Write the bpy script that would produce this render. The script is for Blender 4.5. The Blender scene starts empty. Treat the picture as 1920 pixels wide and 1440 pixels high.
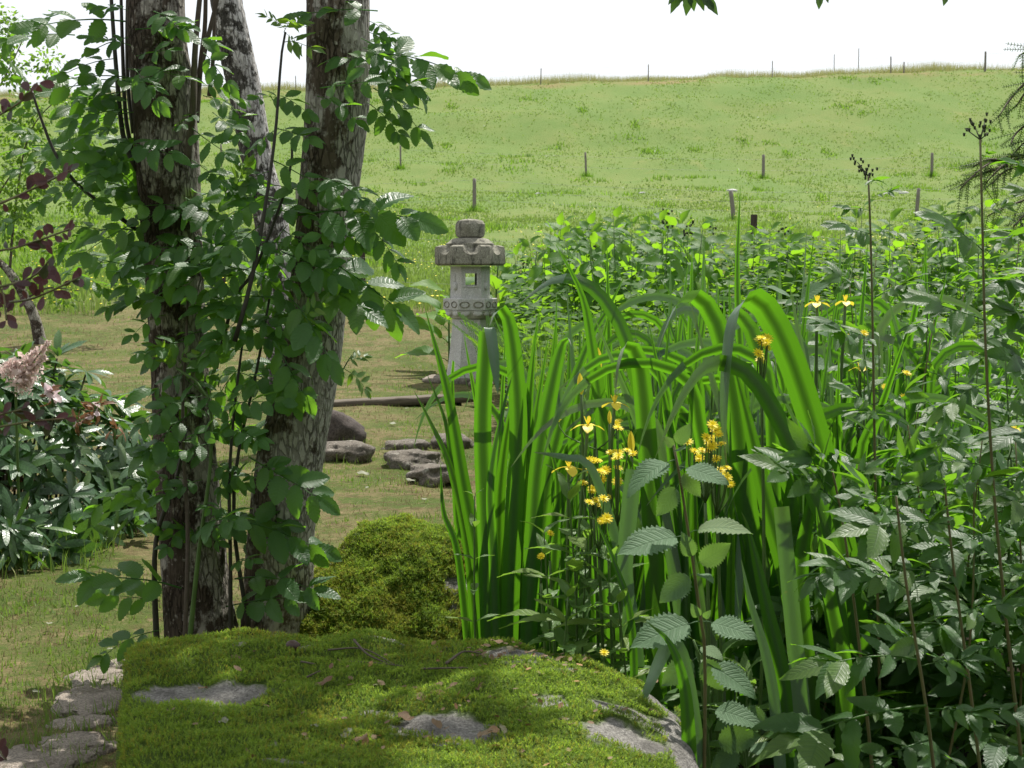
import bpy, math, random
import numpy as np
from mathutils import Vector, Matrix, noise

random.seed(7)
RNG = np.random.default_rng(11)
R = random.random
def U(a, b): return a + (b - a) * random.random()
sc = bpy.context.scene
COL = sc.collection

# ------------------------------------------------------------------ camera
FPX, HOR, CAMZ = 2637.0, 504.0, 1.04
PITCH = math.atan((720 - HOR) / FPX)
cd = bpy.data.cameras.new('camera')
cam = bpy.data.objects.new('camera', cd); COL.objects.link(cam)
cam.location = (0, 0, CAMZ)
cam.rotation_euler = (math.pi / 2 - PITCH, 0, 0)
cd.sensor_width = 17.3
cd.lens = FPX / 1920 * 17.3
cd.clip_start = 0.05; cd.clip_end = 3000
cd.dof.use_dof = True; cd.dof.focus_distance = 4.0; cd.dof.aperture_fstop = 11
sc.camera = cam

# ------------------------------------------------------------------ sky, sun, exposure
SUN_EL, SUN_AZ = math.radians(61), math.radians(22)      # behind the scene, a little to the right
w = bpy.data.worlds.new('World'); sc.world = w; w.use_nodes = True
nt = w.node_tree
bg = nt.nodes['Background']
sky = nt.nodes.new('ShaderNodeTexSky'); sky.sky_type = 'NISHITA'; sky.sun_disc = False
sky.sun_elevation = SUN_EL; sky.sun_rotation = SUN_AZ
mx = nt.nodes.new('ShaderNodeMix'); mx.data_type = 'RGBA'
mx.inputs[0].default_value = 0.86                          # thin white cloud over the whole sky
mx.inputs[7].default_value = (7.3, 7.4, 7.5, 1)
nt.links.new(sky.outputs[0], mx.inputs[6])
nt.links.new(mx.outputs[2], bg.inputs['Color'])
bg.inputs['Strength'].default_value = 0.1
sl = bpy.data.lights.new('sun', 'SUN'); sl.energy = 5.0; sl.angle = math.radians(0.53); sl.color = (1, 0.955, 0.88)
sun = bpy.data.objects.new('sun', sl); COL.objects.link(sun)
SUN = Vector((math.sin(SUN_AZ) * math.cos(SUN_EL), math.cos(SUN_AZ) * math.cos(SUN_EL), math.sin(SUN_EL)))
sun.rotation_euler = SUN.to_track_quat('Z', 'Y').to_euler()
sun.location = (0, 0, 30)
sc.view_settings.view_transform = 'Standard'; sc.view_settings.look = 'None'
sc.view_settings.exposure = 0.60; sc.view_settings.gamma = 1; sc.view_settings.use_curve_mapping = False
sc.render.engine = 'CYCLES'
sc.cycles.use_denoising = True
sc.cycles.max_bounces = 8; sc.cycles.transmission_bounces = 4; sc.cycles.transparent_max_bounces = 4
sc.cycles.diffuse_bounces = 4; sc.cycles.glossy_bounces = 3
sc.cycles.sample_clamp_indirect = 6

# ------------------------------------------------------------------ helpers
def at(px, py, Y):
    """photo pixel (1920 wide) -> world point at distance Y along the ground axis"""
    u, v = (px - 960) / FPX, (720 - py) / FPX
    c, s = math.cos(PITCH), math.sin(PITCH)
    d = Vector((u, c + v * s, -s + v * c))
    return Vector((0, 0, CAMZ)) + d * (Y / d.y)

_py = np.array([-60, -10, 10, 13, 14.5, 17, 20, 24, 30, 40, 52, 60, 67, 75, 85, 95, 99, 104, 120, 200, 700, 1200])
_pz = np.array([0, 0, 0, 0, .05, .30, .58, .93, 1.40, 2.15, 3.15, 4.2, 5.4, 7.3, 10.3, 13.2, 13.9, 14.1, 12.8, 5, -20, -30])
_dy = np.arange(-60, 1200, 0.25); _dz = np.interp(_dy, _py, _pz)
_k = np.exp(-0.5 * (np.arange(-16, 17) / 5.0) ** 2); _k /= _k.sum()
_dz = np.convolve(np.pad(_dz, 16, mode='edge'), _k, 'valid')

def _hash(ix, iy, iz):
    h = (ix.astype(np.int64) * 374761393 + iy.astype(np.int64) * 668265263 + iz.astype(np.int64) * 2147483647) & 0x7fffffff
    h = ((h ^ (h >> 13)) * 1274126177) & 0x7fffffff
    return ((h ^ (h >> 16)) & 0xffff) / 65535.0
def vnoise(x, y, z=0.0):
    x, y, z = np.broadcast_arrays(np.asarray(x, float), np.asarray(y, float), np.asarray(z, float))
    ix, iy, iz = np.floor(x), np.floor(y), np.floor(z)
    fx, fy, fz = x - ix, y - iy, z - iz
    fx, fy, fz = [f * f * (3 - 2 * f) for f in (fx, fy, fz)]
    r = 0
    for a in (0, 1):
        for b in (0, 1):
            for c in (0, 1):
                r = r + _hash(ix + a, iy + b, iz + c) * (fx if a else 1 - fx) * (fy if b else 1 - fy) * (fz if c else 1 - fz)
    return r * 2 - 1
def fbm(x, y, z=0.0, o=3):
    r, a = 0, 0.5
    for i in range(o):
        f = 2.03 ** i
        r = r + a * vnoise(np.asarray(x) * f + 17 * i, np.asarray(y) * f + 5 * i, np.asarray(z) * f); a *= .5
    return r
def sstep(a, b, x):
    t = np.clip((np.asarray(x, float) - a) / (b - a), 0, 1); return t * t * (3 - 2 * t)
def gz(X, Y):
    X, Y = np.asarray(X, float), np.asarray(Y, float)
    z = np.interp(Y, _dy, _dz)
    z = z + 0.03 * X * sstep(60, 100, Y) * (1 - sstep(140, 300, Y))
    z = z + fbm(X * .9, Y * .9) * .05 * sstep(3, 6, Y) + fbm(X * 5, Y * 5) * .022
    z = z + fbm(X * .13 + 3, Y * .13) * .5 * sstep(30, 60, Y)
    z = z + fbm(X * .7 + 9, Y * .35) * .16 * sstep(25, 50, Y)
    return z
def G(X, Y): return float(gz(X, Y))

def tag(o, label=None, cat=None, group=None, kind=None):
    if label: o['label'] = label
    if cat: o['category'] = cat
    if group: o['group'] = group
    if kind: o['kind'] = kind
    return o
def link(o, parent=None):
    COL.objects.link(o)
    if parent is not None: o.parent = parent
    return o
def root(name, loc, label, cat, group=None):
    o = bpy.data.objects.new(name, None); o.location = loc; o.empty_display_size = .1
    COL.objects.link(o)
    return tag(o, label, cat, group)
def np_mesh(name, V, F, mat=None, uv=None, smooth=True, attr=None, n=None):
    """V (N,3); F (M,k) of equal-sided faces; uv per vertex; attr dict name->(N,) floats"""
    V = np.asarray(V, np.float32); F = np.asarray(F, np.int32); k = F.shape[1]
    me = bpy.data.meshes.new(name)
    me.vertices.add(len(V)); me.vertices.foreach_set('co', V.ravel())
    me.loops.add(F.size); me.loops.foreach_set('vertex_index', F.ravel())
    me.polygons.add(len(F)); me.polygons.foreach_set('loop_start', np.arange(0, F.size, k, dtype=np.int32))
    me.polygons.foreach_set('use_smooth', np.full(len(F), smooth))
    if uv is not None:
        l = me.uv_layers.new(name='UVMap'); l.data.foreach_set('uv', np.asarray(uv, np.float32)[F.ravel()].ravel())
    if attr:
        for key, val in attr.items():
            a = me.attributes.new(key, 'FLOAT', 'POINT'); a.data.foreach_set('value', np.asarray(val, np.float32))
    me.update(calc_edges=True)
    if mat: me.materials.append(mat)
    return me
class MB:
    """collects vertices, faces, uv; becomes one mesh"""
    def __init__(s): s.v, s.f, s.uv, s.mi = [], [], [], []
    def add(s, V, F, uv=None, m=0):
        b = len(s.v); s.v.extend(tuple(p) for p in V)
        s.f.extend(tuple(i + b for i in f) for f in F)
        s.uv.extend(uv if uv is not None else [(0.5, 0.5)] * len(V)); s.mi.extend([m] * len(F)); return s
    def mesh(s, name, mats, smooth=True):
        me = bpy.data.meshes.new(name); me.from_pydata(s.v, [], s.f)
        l = me.uv_layers.new(name='UVMap')
        uv = np.array(s.uv, np.float32); idx = np.empty(len(me.loops), np.int32)
        me.loops.foreach_get('vertex_index', idx); l.data.foreach_set('uv', uv[idx].ravel())
        for m in (mats if isinstance(mats, (list, tuple)) else [mats]): me.materials.append(m)
        me.polygons.foreach_set('material_index', s.mi)
        me.polygons.foreach_set('use_smooth', [smooth] * len(me.polygons)); me.update()
        return me
    def arrays(s):
        T = []
        for f in s.f:
            for k in range(1, len(f) - 1): T.append((f[0], f[k], f[k + 1]))
        return np.array(s.v, float), np.array(T, int), np.array(s.uv, float)
def ob(name, me, parent=None, loc=None):
    o = bpy.data.objects.new(name, me); link(o, parent)
    if loc is not None: o.location = loc
    return o
def frame(d, n):
    y = Vector(d).normalized(); x = y.cross(Vector(n))
    if x.length < 1e-4: x = y.cross(Vector((0.3, 0.9, 0.2)))
    x.normalize(); z = x.cross(y)
    return Matrix(((x.x, y.x, z.x), (x.y, y.y, z.y), (x.z, y.z, z.z)))
def put(name, me, parent, p, d, n, s=1.0):
    """mesh built along +Y with its face towards +Z, placed at world p under an unrotated parent"""
    o = bpy.data.objects.new(name, me); COL.objects.link(o)
    m = frame(d, n).to_4x4() @ Matrix.Scale(s, 4)
    m.translation = Vector(p) - (world_loc(parent) if parent else Vector())
    o.parent = parent; o.matrix_local = m
    return o
def world_loc(o):
    v = Vector(o.location)
    while o.parent: o = o.parent; v += Vector(o.location)
    return v
def catmull(P, n):
    P = [Vector(p) for p in P]
    if len(P) == 2: return [P[0].lerp(P[1], i / n) for i in range(n + 1)]
    out = []
    L = [0]
    for a, b in zip(P, P[1:]): L.append(L[-1] + (b - a).length)
    for i in range(n + 1):
        s = L[-1] * i / n
        k = 0
        while k < len(P) - 2 and L[k + 1] < s: k += 1
        t = (s - L[k]) / max(1e-9, L[k + 1] - L[k])
        p1, p2 = P[k], P[k + 1]
        p0 = P[k - 1] if k > 0 else p1 * 2 - p2
        p3 = P[k + 2] if k + 2 < len(P) else p2 * 2 - p1
        out.append(0.5 * ((2 * p1) + (p2 - p0) * t + (2 * p0 - 5 * p1 + 4 * p2 - p3) * t * t + (3 * p1 - p0 - 3 * p2 + p3) * t ** 3))
    return out
def tube(mb, P, r0, r1=None, sides=6, n=None, m=0, cap=True):
    P = catmull(P, n) if n else [Vector(p) for p in P]
    k = len(P); V, F, uv = [], [], []
    ref = Vector((0.31, 0.87, 0.39))
    for i, p in enumerate(P):
        t = (P[min(i + 1, k - 1)] - P[max(i - 1, 0)]).normalized()
        a = t.cross(ref)
        if a.length < .05: a = t.cross(Vector((1, 0, 0)))
        a.normalize(); b = t.cross(a)
        q = i / (k - 1)
        r = r0 if r1 is None else (r0 + (r1 - r0) * q)
        for j in range(sides):
            an = 2 * math.pi * j / sides
            V.append(p + (a * math.cos(an) + b * math.sin(an)) * r); uv.append((j / sides, q))
    for i in range(k - 1):
        for j in range(sides):
            F.append((i * sides + j, i * sides + (j + 1) % sides, (i + 1) * sides + (j + 1) % sides, (i + 1) * sides + j))
    if cap:
        F.append(tuple(reversed(range(sides)))); F.append(tuple(range((k - 1) * sides, k * sides)))
    mb.add(V, F, uv, m); return mb

def inst(V, T, uv, mats):
    Mx = np.array([np.array(m) for m in mats]); n = len(Mx)
    W_ = np.einsum('nij,vj->nvi', Mx[:, :3, :3], V) + Mx[:, None, :3, 3]
    F = (T[None] + (np.arange(n) * len(V))[:, None, None]).reshape(-1, 3)
    return W_.reshape(-1, 3), F, np.tile(uv, (n, 1))
# ------------------------------------------------------------------ materials
def mat(name):
    m = bpy.data.materials.new(name); m.use_nodes = True
    n = m.node_tree.nodes; return m, n, m.node_tree.links, n['Principled BSDF'], n['Material Output']
def nd(n, t, **k):
    x = n.new(t)
    for a, b in k.items(): setattr(x, a, b)
    return x
def mixc(n, l, fac, a, b, mode='MIX'):
    x = nd(n, 'ShaderNodeMix', data_type='RGBA', blend_type=mode)
    for i, v in ((0, fac), (6, a), (7, b)):
        if hasattr(v, 'links'): l.new(v, x.inputs[i])
        elif i == 0: x.inputs[0].default_value = v
        else: x.inputs[i].default_value = (*v, 1)
    return x.outputs[2]
def mth(n, l, op, a, b=0.0, c=None, clamp=False):
    x = nd(n, 'ShaderNodeMath', operation=op, use_clamp=clamp)
    for i, v in enumerate((a, b) if c is None else (a, b, c)):
        if hasattr(v, 'links'): l.new(v, x.inputs[i])
        else: x.inputs[i].default_value = v
    return x.outputs[0]
def ramp(n, l, fac, stops):
    x = nd(n, 'ShaderNodeValToRGB'); e = x.color_ramp.elements
    while len(e) < len(stops): e.new(.5)
    for q, (p, c) in zip(e, stops):
        q.position = p; q.color = (*c, 1) if len(c) == 3 else c
    l.new(fac, x.inputs[0]); return x.outputs[0]
def tex_noise(n, l, scale, detail=4, rough=.55, vec=None, out=0):
    x = nd(n, 'ShaderNodeTexNoise'); x.inputs['Scale'].default_value = scale
    x.inputs['Detail'].default_value = detail; x.inputs['Roughness'].default_value = rough
    if vec is not None: l.new(vec, x.inputs['Vector'])
    return x.outputs[out]
def coords(n, l, scale=(1, 1, 1), kind='Object'):
    tc = nd(n, 'ShaderNodeTexCoord'); mp = nd(n, 'ShaderNodeMapping'); mp.inputs['Scale'].default_value = scale
    l.new(tc.outputs[kind], mp.inputs[0]); return mp.outputs[0]

def leaf_mat(name, c1, c2, tr, tw=.4, rough=.42, veins=0, slant=1.4, vein_dark=.75, spec=.5, midrib=0.0, bump=.25, sat_back=1.0, pale=None):
    """c1..c2: range of the upper face's colour, tr: colour of light passing through, veins: number of side vein pairs (by UV)"""
    m, n, l, b, out = mat(name)
    oi = nd(n, 'ShaderNodeObjectInfo'); ge = nd(n, 'ShaderNodeNewGeometry')
    rnd = mth(n, l, 'FRACT', mth(n, l, 'ADD', oi.outputs['Random'], ge.outputs['Random Per Island']))
    col = mixc(n, l, rnd, c1, c2)
    ns = tex_noise(n, l, 30, 3, .6, coords(n, l))
    col = mixc(n, l, mth(n, l, 'MULTIPLY', ns, .45), col, tuple(x * .55 for x in c1))
    r2 = mth(n, l, 'FRACT', mth(n, l, 'MULTIPLY', rnd, 13.7))
    col = mixc(n, l, mth(n, l, 'MULTIPLY', mth(n, l, 'SUBTRACT', r2, .72, clamp=True), 2.4, clamp=True), col, (c2[0] * 1.75, c2[1] * 1.25, c2[2] * .9))
    bl = tex_noise(n, l, 75, 3, .6, coords(n, l))
    col = mixc(n, l, mth(n, l, 'MULTIPLY', mth(n, l, 'SUBTRACT', bl, .68, clamp=True), 9.0, clamp=True), col, (c2[0] * 2.2, c2[1] * .85, c2[2] * .8))
    uv = nd(n, 'ShaderNodeUVMap'); sp = nd(n, 'ShaderNodeSeparateXYZ'); l.new(uv.outputs[0], sp.inputs[0])
    au = mth(n, l, 'ABSOLUTE', mth(n, l, 'SUBTRACT', sp.outputs[0], .5))
    au = mth(n, l, 'MULTIPLY', au, 2.0)
    h = None; twv = tw
    if veins:
        f = mth(n, l, 'FRACT', mth(n, l, 'SUBTRACT', mth(n, l, 'MULTIPLY', sp.outputs[1], float(veins)), mth(n, l, 'MULTIPLY', au, slant)))
        tri = mth(n, l, 'ABSOLUTE', mth(n, l, 'SUBTRACT', f, .5))           # 0 on the vein line
        vl = mth(n, l, 'SUBTRACT', 1.0, mth(n, l, 'MULTIPLY', tri, 7.0), clamp=True)
        mr = mth(n, l, 'SUBTRACT', 1.0, mth(n, l, 'MULTIPLY', au, 14.0), clamp=True)
        line = mth(n, l, 'MAXIMUM', vl, mr)
        col = mixc(n, l, mth(n, l, 'MULTIPLY', line, .8), col, tuple(x * vein_dark for x in c2))
        h = mth(n, l, 'SUBTRACT', 0.0, line)
        hh = mth(n, l, 'ADD', h, mth(n, l, 'MULTIPLY', mth(n, l, 'SINE', mth(n, l, 'MULTIPLY', f, math.pi)), .8))
        bp = nd(n, 'ShaderNodeBump'); bp.inputs['Strength'].default_value = bump; bp.inputs['Distance'].default_value = .004
        l.new(hh, bp.inputs['Height']); l.new(bp.outputs[0], b.inputs['Normal'])
    elif midrib:
        st = nd(n, 'ShaderNodeTexWave'); st.wave_type = 'BANDS'; st.bands_direction = 'X'
        st.inputs['Scale'].default_value = 9; st.inputs['Distortion'].default_value = .3
        mp = nd(n, 'ShaderNodeMapping'); mp.inputs['Scale'].default_value = (1, .02, 1); l.new(uv.outputs[0], mp.inputs[0]); l.new(mp.outputs[0], st.inputs[0])
        col = mixc(n, l, mth(n, l, 'MULTIPLY', st.outputs['Fac'], .22), col, tuple(x * .6 for x in c1))
        # towards the tip and in places the blade yellows
        tip = mth(n, l, 'MULTIPLY', mth(n, l, 'SUBTRACT', sp.outputs[1], .93, clamp=True), 6.0, clamp=True)
        col = mixc(n, l, tip, col, (.16, .13, .05))
        bp = nd(n, 'ShaderNodeBump'); bp.inputs['Strength'].default_value = .22; bp.inputs['Distance'].default_value = .002
        l.new(st.outputs['Fac'], bp.inputs['Height']); l.new(bp.outputs[0], b.inputs['Normal'])
    l.new(col, b.inputs['Base Color'])
    b.inputs['Roughness'].default_value = rough
    b.inputs['Specular IOR Level'].default_value = spec
    t = nd(n, 'ShaderNodeBsdfTranslucent')
    tcol = mixc(n, l, rnd, tr, tuple(x * .72 for x in tr))
    l.new(tcol, t.inputs['Color'])
    ms = nd(n, 'ShaderNodeMixShader'); ms.inputs[0].default_value = tw
    if midrib:
        k = mth(n, l, 'POWER', mth(n, l, 'MULTIPLY', mth(n, l, 'ADD', au, mth(n, l, 'MULTIPLY', mth(n, l, 'SUBTRACT', rnd, .5), .35)), 1.75, clamp=True), 2.0)
        l.new(mth(n, l, 'ADD', mth(n, l, 'MULTIPLY', k, tw * midrib), tw * (1 - midrib)), ms.inputs[0])
    l.new(b.outputs[0], ms.inputs[1]); l.new(t.outputs[0], ms.inputs[2]); l.new(ms.outputs[0], out.inputs[0])
    return m
def plain(name, c, rough=.6, noise_amt=.35, scale=25, spec=.4, c2=None, bump=.0, stretch=(1, 1, 1)):
    m, n, l, b, out = mat(name)
    v = coords(n, l, stretch)
    ns = tex_noise(n, l, scale, 5, .6, v)
    fac = mth(n, l, 'MULTIPLY', mth(n, l, 'SUBTRACT', ns, .3, clamp=True), 2.2, clamp=True)
    oi = nd(n, 'ShaderNodeObjectInfo')
    col = mixc(n, l, fac, c, c2 or tuple(x * (1 - noise_amt) for x in c))
    col = mixc(n, l, mth(n, l, 'MULTIPLY', oi.outputs['Random'], .3), col, tuple(x * .6 for x in c))
    l.new(col, b.inputs['Base Color']); b.inputs['Roughness'].default_value = rough; b.inputs['Specular IOR Level'].default_value = spec
    if bump:
        bp = nd(n, 'ShaderNodeBump'); bp.inputs['Strength'].default_value = bump; bp.inputs['Distance'].default_value = .01
        l.new(ns, bp.inputs['Height']); l.new(bp.outputs[0], b.inputs['Normal'])
    return m
def petal_mat(name, c, c2, tw=.35):
    m, n, l, b, out = mat(name)
    oi = nd(n, 'ShaderNodeObjectInfo'); ge = nd(n, 'ShaderNodeNewGeometry')
    rnd = mth(n, l, 'FRACT', mth(n, l, 'ADD', oi.outputs['Random'], ge.outputs['Random Per Island']))
    l.new(mixc(n, l, rnd, c, c2), b.inputs['Base Color']); b.inputs['Roughness'].default_value = .5
    t = nd(n, 'ShaderNodeBsdfTranslucent'); t.inputs['Color'].default_value = (*c, 1)
    ms = nd(n, 'ShaderNodeMixShader'); ms.inputs[0].default_value = tw
    l.new(b.outputs[0], ms.inputs[1]); l.new(t.outputs[0], ms.inputs[2]); l.new(ms.outputs[0], out.inputs[0])
    return m
def bark_mat(name, base, lichen, lichen_amt=.5, moss_amt=.3, crack=(72, 72, 20), birch=False):
    m, n, l, b, out = mat(name)
    v = coords(n, l, crack)
    wv = nd(n, 'ShaderNodeTexNoise'); wv.inputs['Scale'].default_value = 1.2; l.new(v, wv.inputs['Vector'])
    vv = mixc(n, l, .6, v, wv.outputs['Color'], 'LINEAR_LIGHT')
    vo = nd(n, 'ShaderNodeTexVoronoi', feature='DISTANCE_TO_EDGE'); vo.inputs['Scale'].default_value = 1.0; l.new(vv, vo.inputs['Vector'])
    crackv = mth(n, l, 'MULTIPLY', vo.outputs['Distance'], 6.5, clamp=True)
    cm = tex_noise(n, l, 13, 3, .6, coords(n, l, (1, 1, .5)))
    crackv = mth(n, l, 'MAXIMUM', crackv, mth(n, l, 'MULTIPLY', mth(n, l, 'SUBTRACT', cm, .40, clamp=True), 3.2, clamp=True))
    fine = tex_noise(n, l, 70, 6, .7, coords(n, l, (1, 1, .6)))
    big = tex_noise(n, l, 6.0, 3, .6, coords(n, l))
    col = mixc(n, l, fine, tuple(x * .45 for x in base), tuple(x * 1.35 for x in base))
    # pale crust lichen in irregular plates, biased sideways to paint in the sunlit side
    ln = tex_noise(n, l, 16, 8, .68, coords(n, l, (1, 1, .8)))
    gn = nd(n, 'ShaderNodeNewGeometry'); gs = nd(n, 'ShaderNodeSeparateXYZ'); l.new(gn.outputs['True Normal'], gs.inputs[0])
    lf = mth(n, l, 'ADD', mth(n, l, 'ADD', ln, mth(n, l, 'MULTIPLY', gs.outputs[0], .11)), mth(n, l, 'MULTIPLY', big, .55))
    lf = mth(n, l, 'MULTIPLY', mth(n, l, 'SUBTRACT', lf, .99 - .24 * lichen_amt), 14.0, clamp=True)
    lcol = mixc(n, l, fine, tuple(x * .62 for x in lichen), lichen)
    col = mixc(n, l, lf, col, lcol)
    ln2 = tex_noise(n, l, 55, 4, .6, coords(n, l))
    col = mixc(n, l, mth(n, l, 'MULTIPLY', mth(n, l, 'SUBTRACT', ln2, .6), 8.0, clamp=True), col, tuple(x * 1.0 for x in lichen))
    mn = tex_noise(n, l, 9, 5, .6, coords(n, l, (1, 1, .5)), 0)
    mf = mth(n, l, 'MULTIPLY', mth(n, l, 'SUBTRACT', mn, .72 - .2 * moss_amt), 7.0, clamp=True)
    col = mixc(n, l, mth(n, l, 'MULTIPLY', mf, .7), col, (.035, .045, .012))
    dk = mixc(n, l, crackv, (.20, .18, .165), (1, 1, 1))
    col = mixc(n, l, .85, col, dk, 'MULTIPLY')
    l.new(col, b.inputs['Base Color']); b.inputs['Roughness'].default_value = .92; b.inputs['Specular IOR Level'].default_value = .15
    hsum = mth(n, l, 'ADD', mth(n, l, 'MULTIPLY', crackv, .8), mth(n, l, 'MULTIPLY', fine, .5))
    hsum = mth(n, l, 'ADD', hsum, mth(n, l, 'MULTIPLY', lf, .12))
    bp = nd(n, 'ShaderNodeBump'); bp.inputs['Strength'].default_value = .9; bp.inputs['Distance'].default_value = .009
    l.new(hsum, bp.inputs['Height']); l.new(bp.outputs[0], b.inputs['Normal'])
    return m
def stone_mat(name, c, c2, dark, streak=.0, scale=40, bump=.5, lich=None, moss_attr=False, moss=(.05, .08, .012)):
    m, n, l, b, out = mat(name)
    v = coords(n, l)
    sp = tex_noise(n, l, scale * 4, 4, .7, v); md = tex_noise(n, l, scale * .35, 6, .62, v); bg_ = tex_noise(n, l, scale * .09, 4, .6, v)
    col = mixc(n, l, mth(n, l, 'MULTIPLY', mth(n, l, 'SUBTRACT', sp, .32, clamp=True), 2.6, clamp=True), tuple(x * .42 for x in c), c2)
    f = mth(n, l, 'MULTIPLY', mth(n, l, 'SUBTRACT', md, .47), 5.0, clamp=True)
    col = mixc(n, l, mth(n, l, 'MULTIPLY', f, .7), col, dark)
    if streak:
        sv = coords(n, l, (1, 1, .22)); sn = tex_noise(n, l, scale * .8, 5, .7, sv)
        sf = mth(n, l, 'MULTIPLY', mth(n, l, 'SUBTRACT', sn, .52), 9.0, clamp=True)
        col = mixc(n, l, mth(n, l, 'MULTIPLY', sf, streak), col, (.02, .02, .017))
    if lich:
        ln = tex_noise(n, l, scale * .6, 7, .7, v)
        col = mixc(n, l, mth(n, l, 'MULTIPLY', mth(n, l, 'SUBTRACT', ln, .56), 9.0, clamp=True), col, lich)
    if moss_attr:
        a = nd(n, 'ShaderNodeAttribute'); a.attribute_name = 'moss'
        col = mixc(n, l, a.outputs['Fac'], col, mixc(n, l, md, moss, tuple(x * .6 for x in moss)))
    l.new(col, b.inputs['Base Color']); b.inputs['Roughness'].default_value = .93; b.inputs['Specular IOR Level'].default_value = .2
    hh = mth(n, l, 'ADD', mth(n, l, 'MULTIPLY', md, 1.0), mth(n, l, 'MULTIPLY', sp, .35))
    bp = nd(n, 'ShaderNodeBump'); bp.inputs['Strength'].default_value = bump; bp.inputs['Distance'].default_value = .02
    l.new(hh, bp.inputs['Height']); l.new(bp.outputs[0], b.inputs['Normal'])
    return m

M = {}
M['ash'] = leaf_mat('ash_leaf', (.030, .092, .026), (.054, .142, .036), (.24, .54, .03), .44, .42, 9, 1.3, .62, .42, bump=.3)
M['crown'] = leaf_mat('crown_leaf', (.035, .085, .022), (.05, .11, .028), (.13, .28, .03), .35, .45)
M['iris'] = leaf_mat('iris_blade', (.026, .084, .016), (.042, .114, .022), (.14, .40, .012), .62, .40, 0, midrib=.78, spec=.4)
M['iris_skylit'] = leaf_mat('iris_blade_skylit', (.10, .17, .115), (.13, .20, .14), (.18, .42, .04), .28, .38, 0, midrib=.4, spec=.5)  # sky light on turned over blades, put into a greyer colour
M['sweet'] = leaf_mat('meadowsweet_leaf', (.034, .094, .026), (.068, .155, .042), (.24, .54, .025), .42, .46, 10, 1.9, .48, .42, bump=.2)
M['nettle'] = leaf_mat('nettle_leaf', (.105, .185, .10), (.13, .22, .12), (.24, .46, .06), .34, .65, 9, 2.2, .72, .22, bump=.3)
M['bank'] = leaf_mat('bank_leaf', (.032, .10, .015), (.075, .19, .026), (.30, .60, .025), .5, .55, 7, 1.6, .7, .3)
M['loose'] = leaf_mat('willowherb_leaf', (.085, .175, .045), (.12, .22, .06), (.28, .52, .05), .40, .45, 9, 1.8, .7, .4, bump=.4)
M['rhodo'] = leaf_mat('rhododendron_leaf', (.030, .080, .030), (.055, .125, .042), (.16, .36, .03), .26, .33, 9, .8, 1.5, .6, bump=.2)
M['rhodo_new'] = leaf_mat('rhododendron_young_leaf', (.06, .15, .03), (.07, .17, .035), (.22, .45, .04), .4, .35, 9, .8, 1.3, .5)
M['barb'] = leaf_mat('barberry_leaf', (.13, .065, .08), (.075, .045, .045), (.22, .07, .06), .3, .5, 5, 1.2, .8, .4)
M['barb_green'] = leaf_mat('barberry_dark_leaf', (.03, .045, .022), (.05, .035, .02), (.10, .12, .03), .3, .42)
M['fern'] = leaf_mat('fern_frond', (.05, .13, .024), (.07, .165, .034), (.26, .5, .03), .45, .55, spec=.3)
M['small'] = leaf_mat('small_tree_leaf', (.05, .12, .02), (.08, .17, .03), (.28, .50, .03), .48, .45)
M['conifer'] = leaf_mat('conifer_needle', (.04, .085, .02), (.06, .115, .026), (.16, .30, .03), .35, .55, spec=.3)
M['lawn'] = leaf_mat('lawn_grass', (.085, .155, .026), (.15, .205, .048), (.24, .40, .05), .4, .6)
M['lawn_dry'] = leaf_mat('dry_clippings', (.34, .27, .15), (.20, .155, .075), (.24, .2, .1), .25, .7)
M['meadow'] = leaf_mat('meadow_grass', (.098, .168, .038), (.136, .190, .052), (.27, .42, .06), .42, .55)
M['hay'] = leaf_mat('seeding_grass', (.30, .29, .12), (.21, .25, .085), (.42, .42, .16), .4, .6)
M['tallgrass'] = leaf_mat('tall_grass', (.055, .13, .02), (.09, .17, .032), (.27, .48, .04), .45, .5, spec=.3)
M['moss'] = leaf_mat('moss_shoot', (.115, .20, .03), (.19, .285, .044), (.38, .56, .05), .45, .65, spec=.2)
M['moss_dry'] = leaf_mat('moss_dry_shoot', (.17, .215, .028), (.235, .235, .036), (.42, .48, .05), .4, .7, spec=.2)
M['under'] = leaf_mat('undergrowth_leaf', (.028, .082, .012), (.055, .14, .02), (.26, .52, .025), .46, .65, spec=.2)
M['stem'] = plain('green_stem', (.085, .16, .035), .5, .4)
M['stem_red'] = plain('reddish_stem', (.15, .115, .05), .5, .3, c2=(.10, .13, .035))
M['stem_dark'] = plain('dark_shoot', (.045, .042, .030), .55, .4)
M['twig'] = plain('grey_twig', (.12, .095, .072), .85, .45, 60)
M['woodgrey'] = plain('weathered_post', (.22, .20, .17), .9, .5, 14, bump=.5, stretch=(4, 4, .6))
M['wooddark'] = plain('dark_timber', (.055, .042, .03), .9, .5, 14, bump=.6, stretch=(4, 4, .6))
M['plank'] = plain('weathered_plank', (.13, .105, .075), .85, .55, 12, bump=.7, stretch=(.6, 6, 6))
M['wire'] = plain('fence_wire', (.3, .3, .29), .5, .2)
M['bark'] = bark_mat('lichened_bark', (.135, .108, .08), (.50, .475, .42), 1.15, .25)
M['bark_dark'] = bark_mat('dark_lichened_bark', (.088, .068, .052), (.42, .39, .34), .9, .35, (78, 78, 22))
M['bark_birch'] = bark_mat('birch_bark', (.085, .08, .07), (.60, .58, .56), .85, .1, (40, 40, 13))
M['granite'] = stone_mat('granite', (.23, .22, .20), (.38, .365, .335), (.085, .08, .07), .25, 55, 1.0, None, True, (.10, .16, .022))
M['rock'] = stone_mat('garden_rock', (.16, .14, .115), (.25, .22, .185), (.06, .052, .042), .3, 34, 1.0, (.32, .30, .26))
M['rock_dark'] = stone_mat('dark_boulder', (.085, .07, .065), (.12, .10, .09), (.05, .042, .04), .1, 20, .5)
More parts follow.
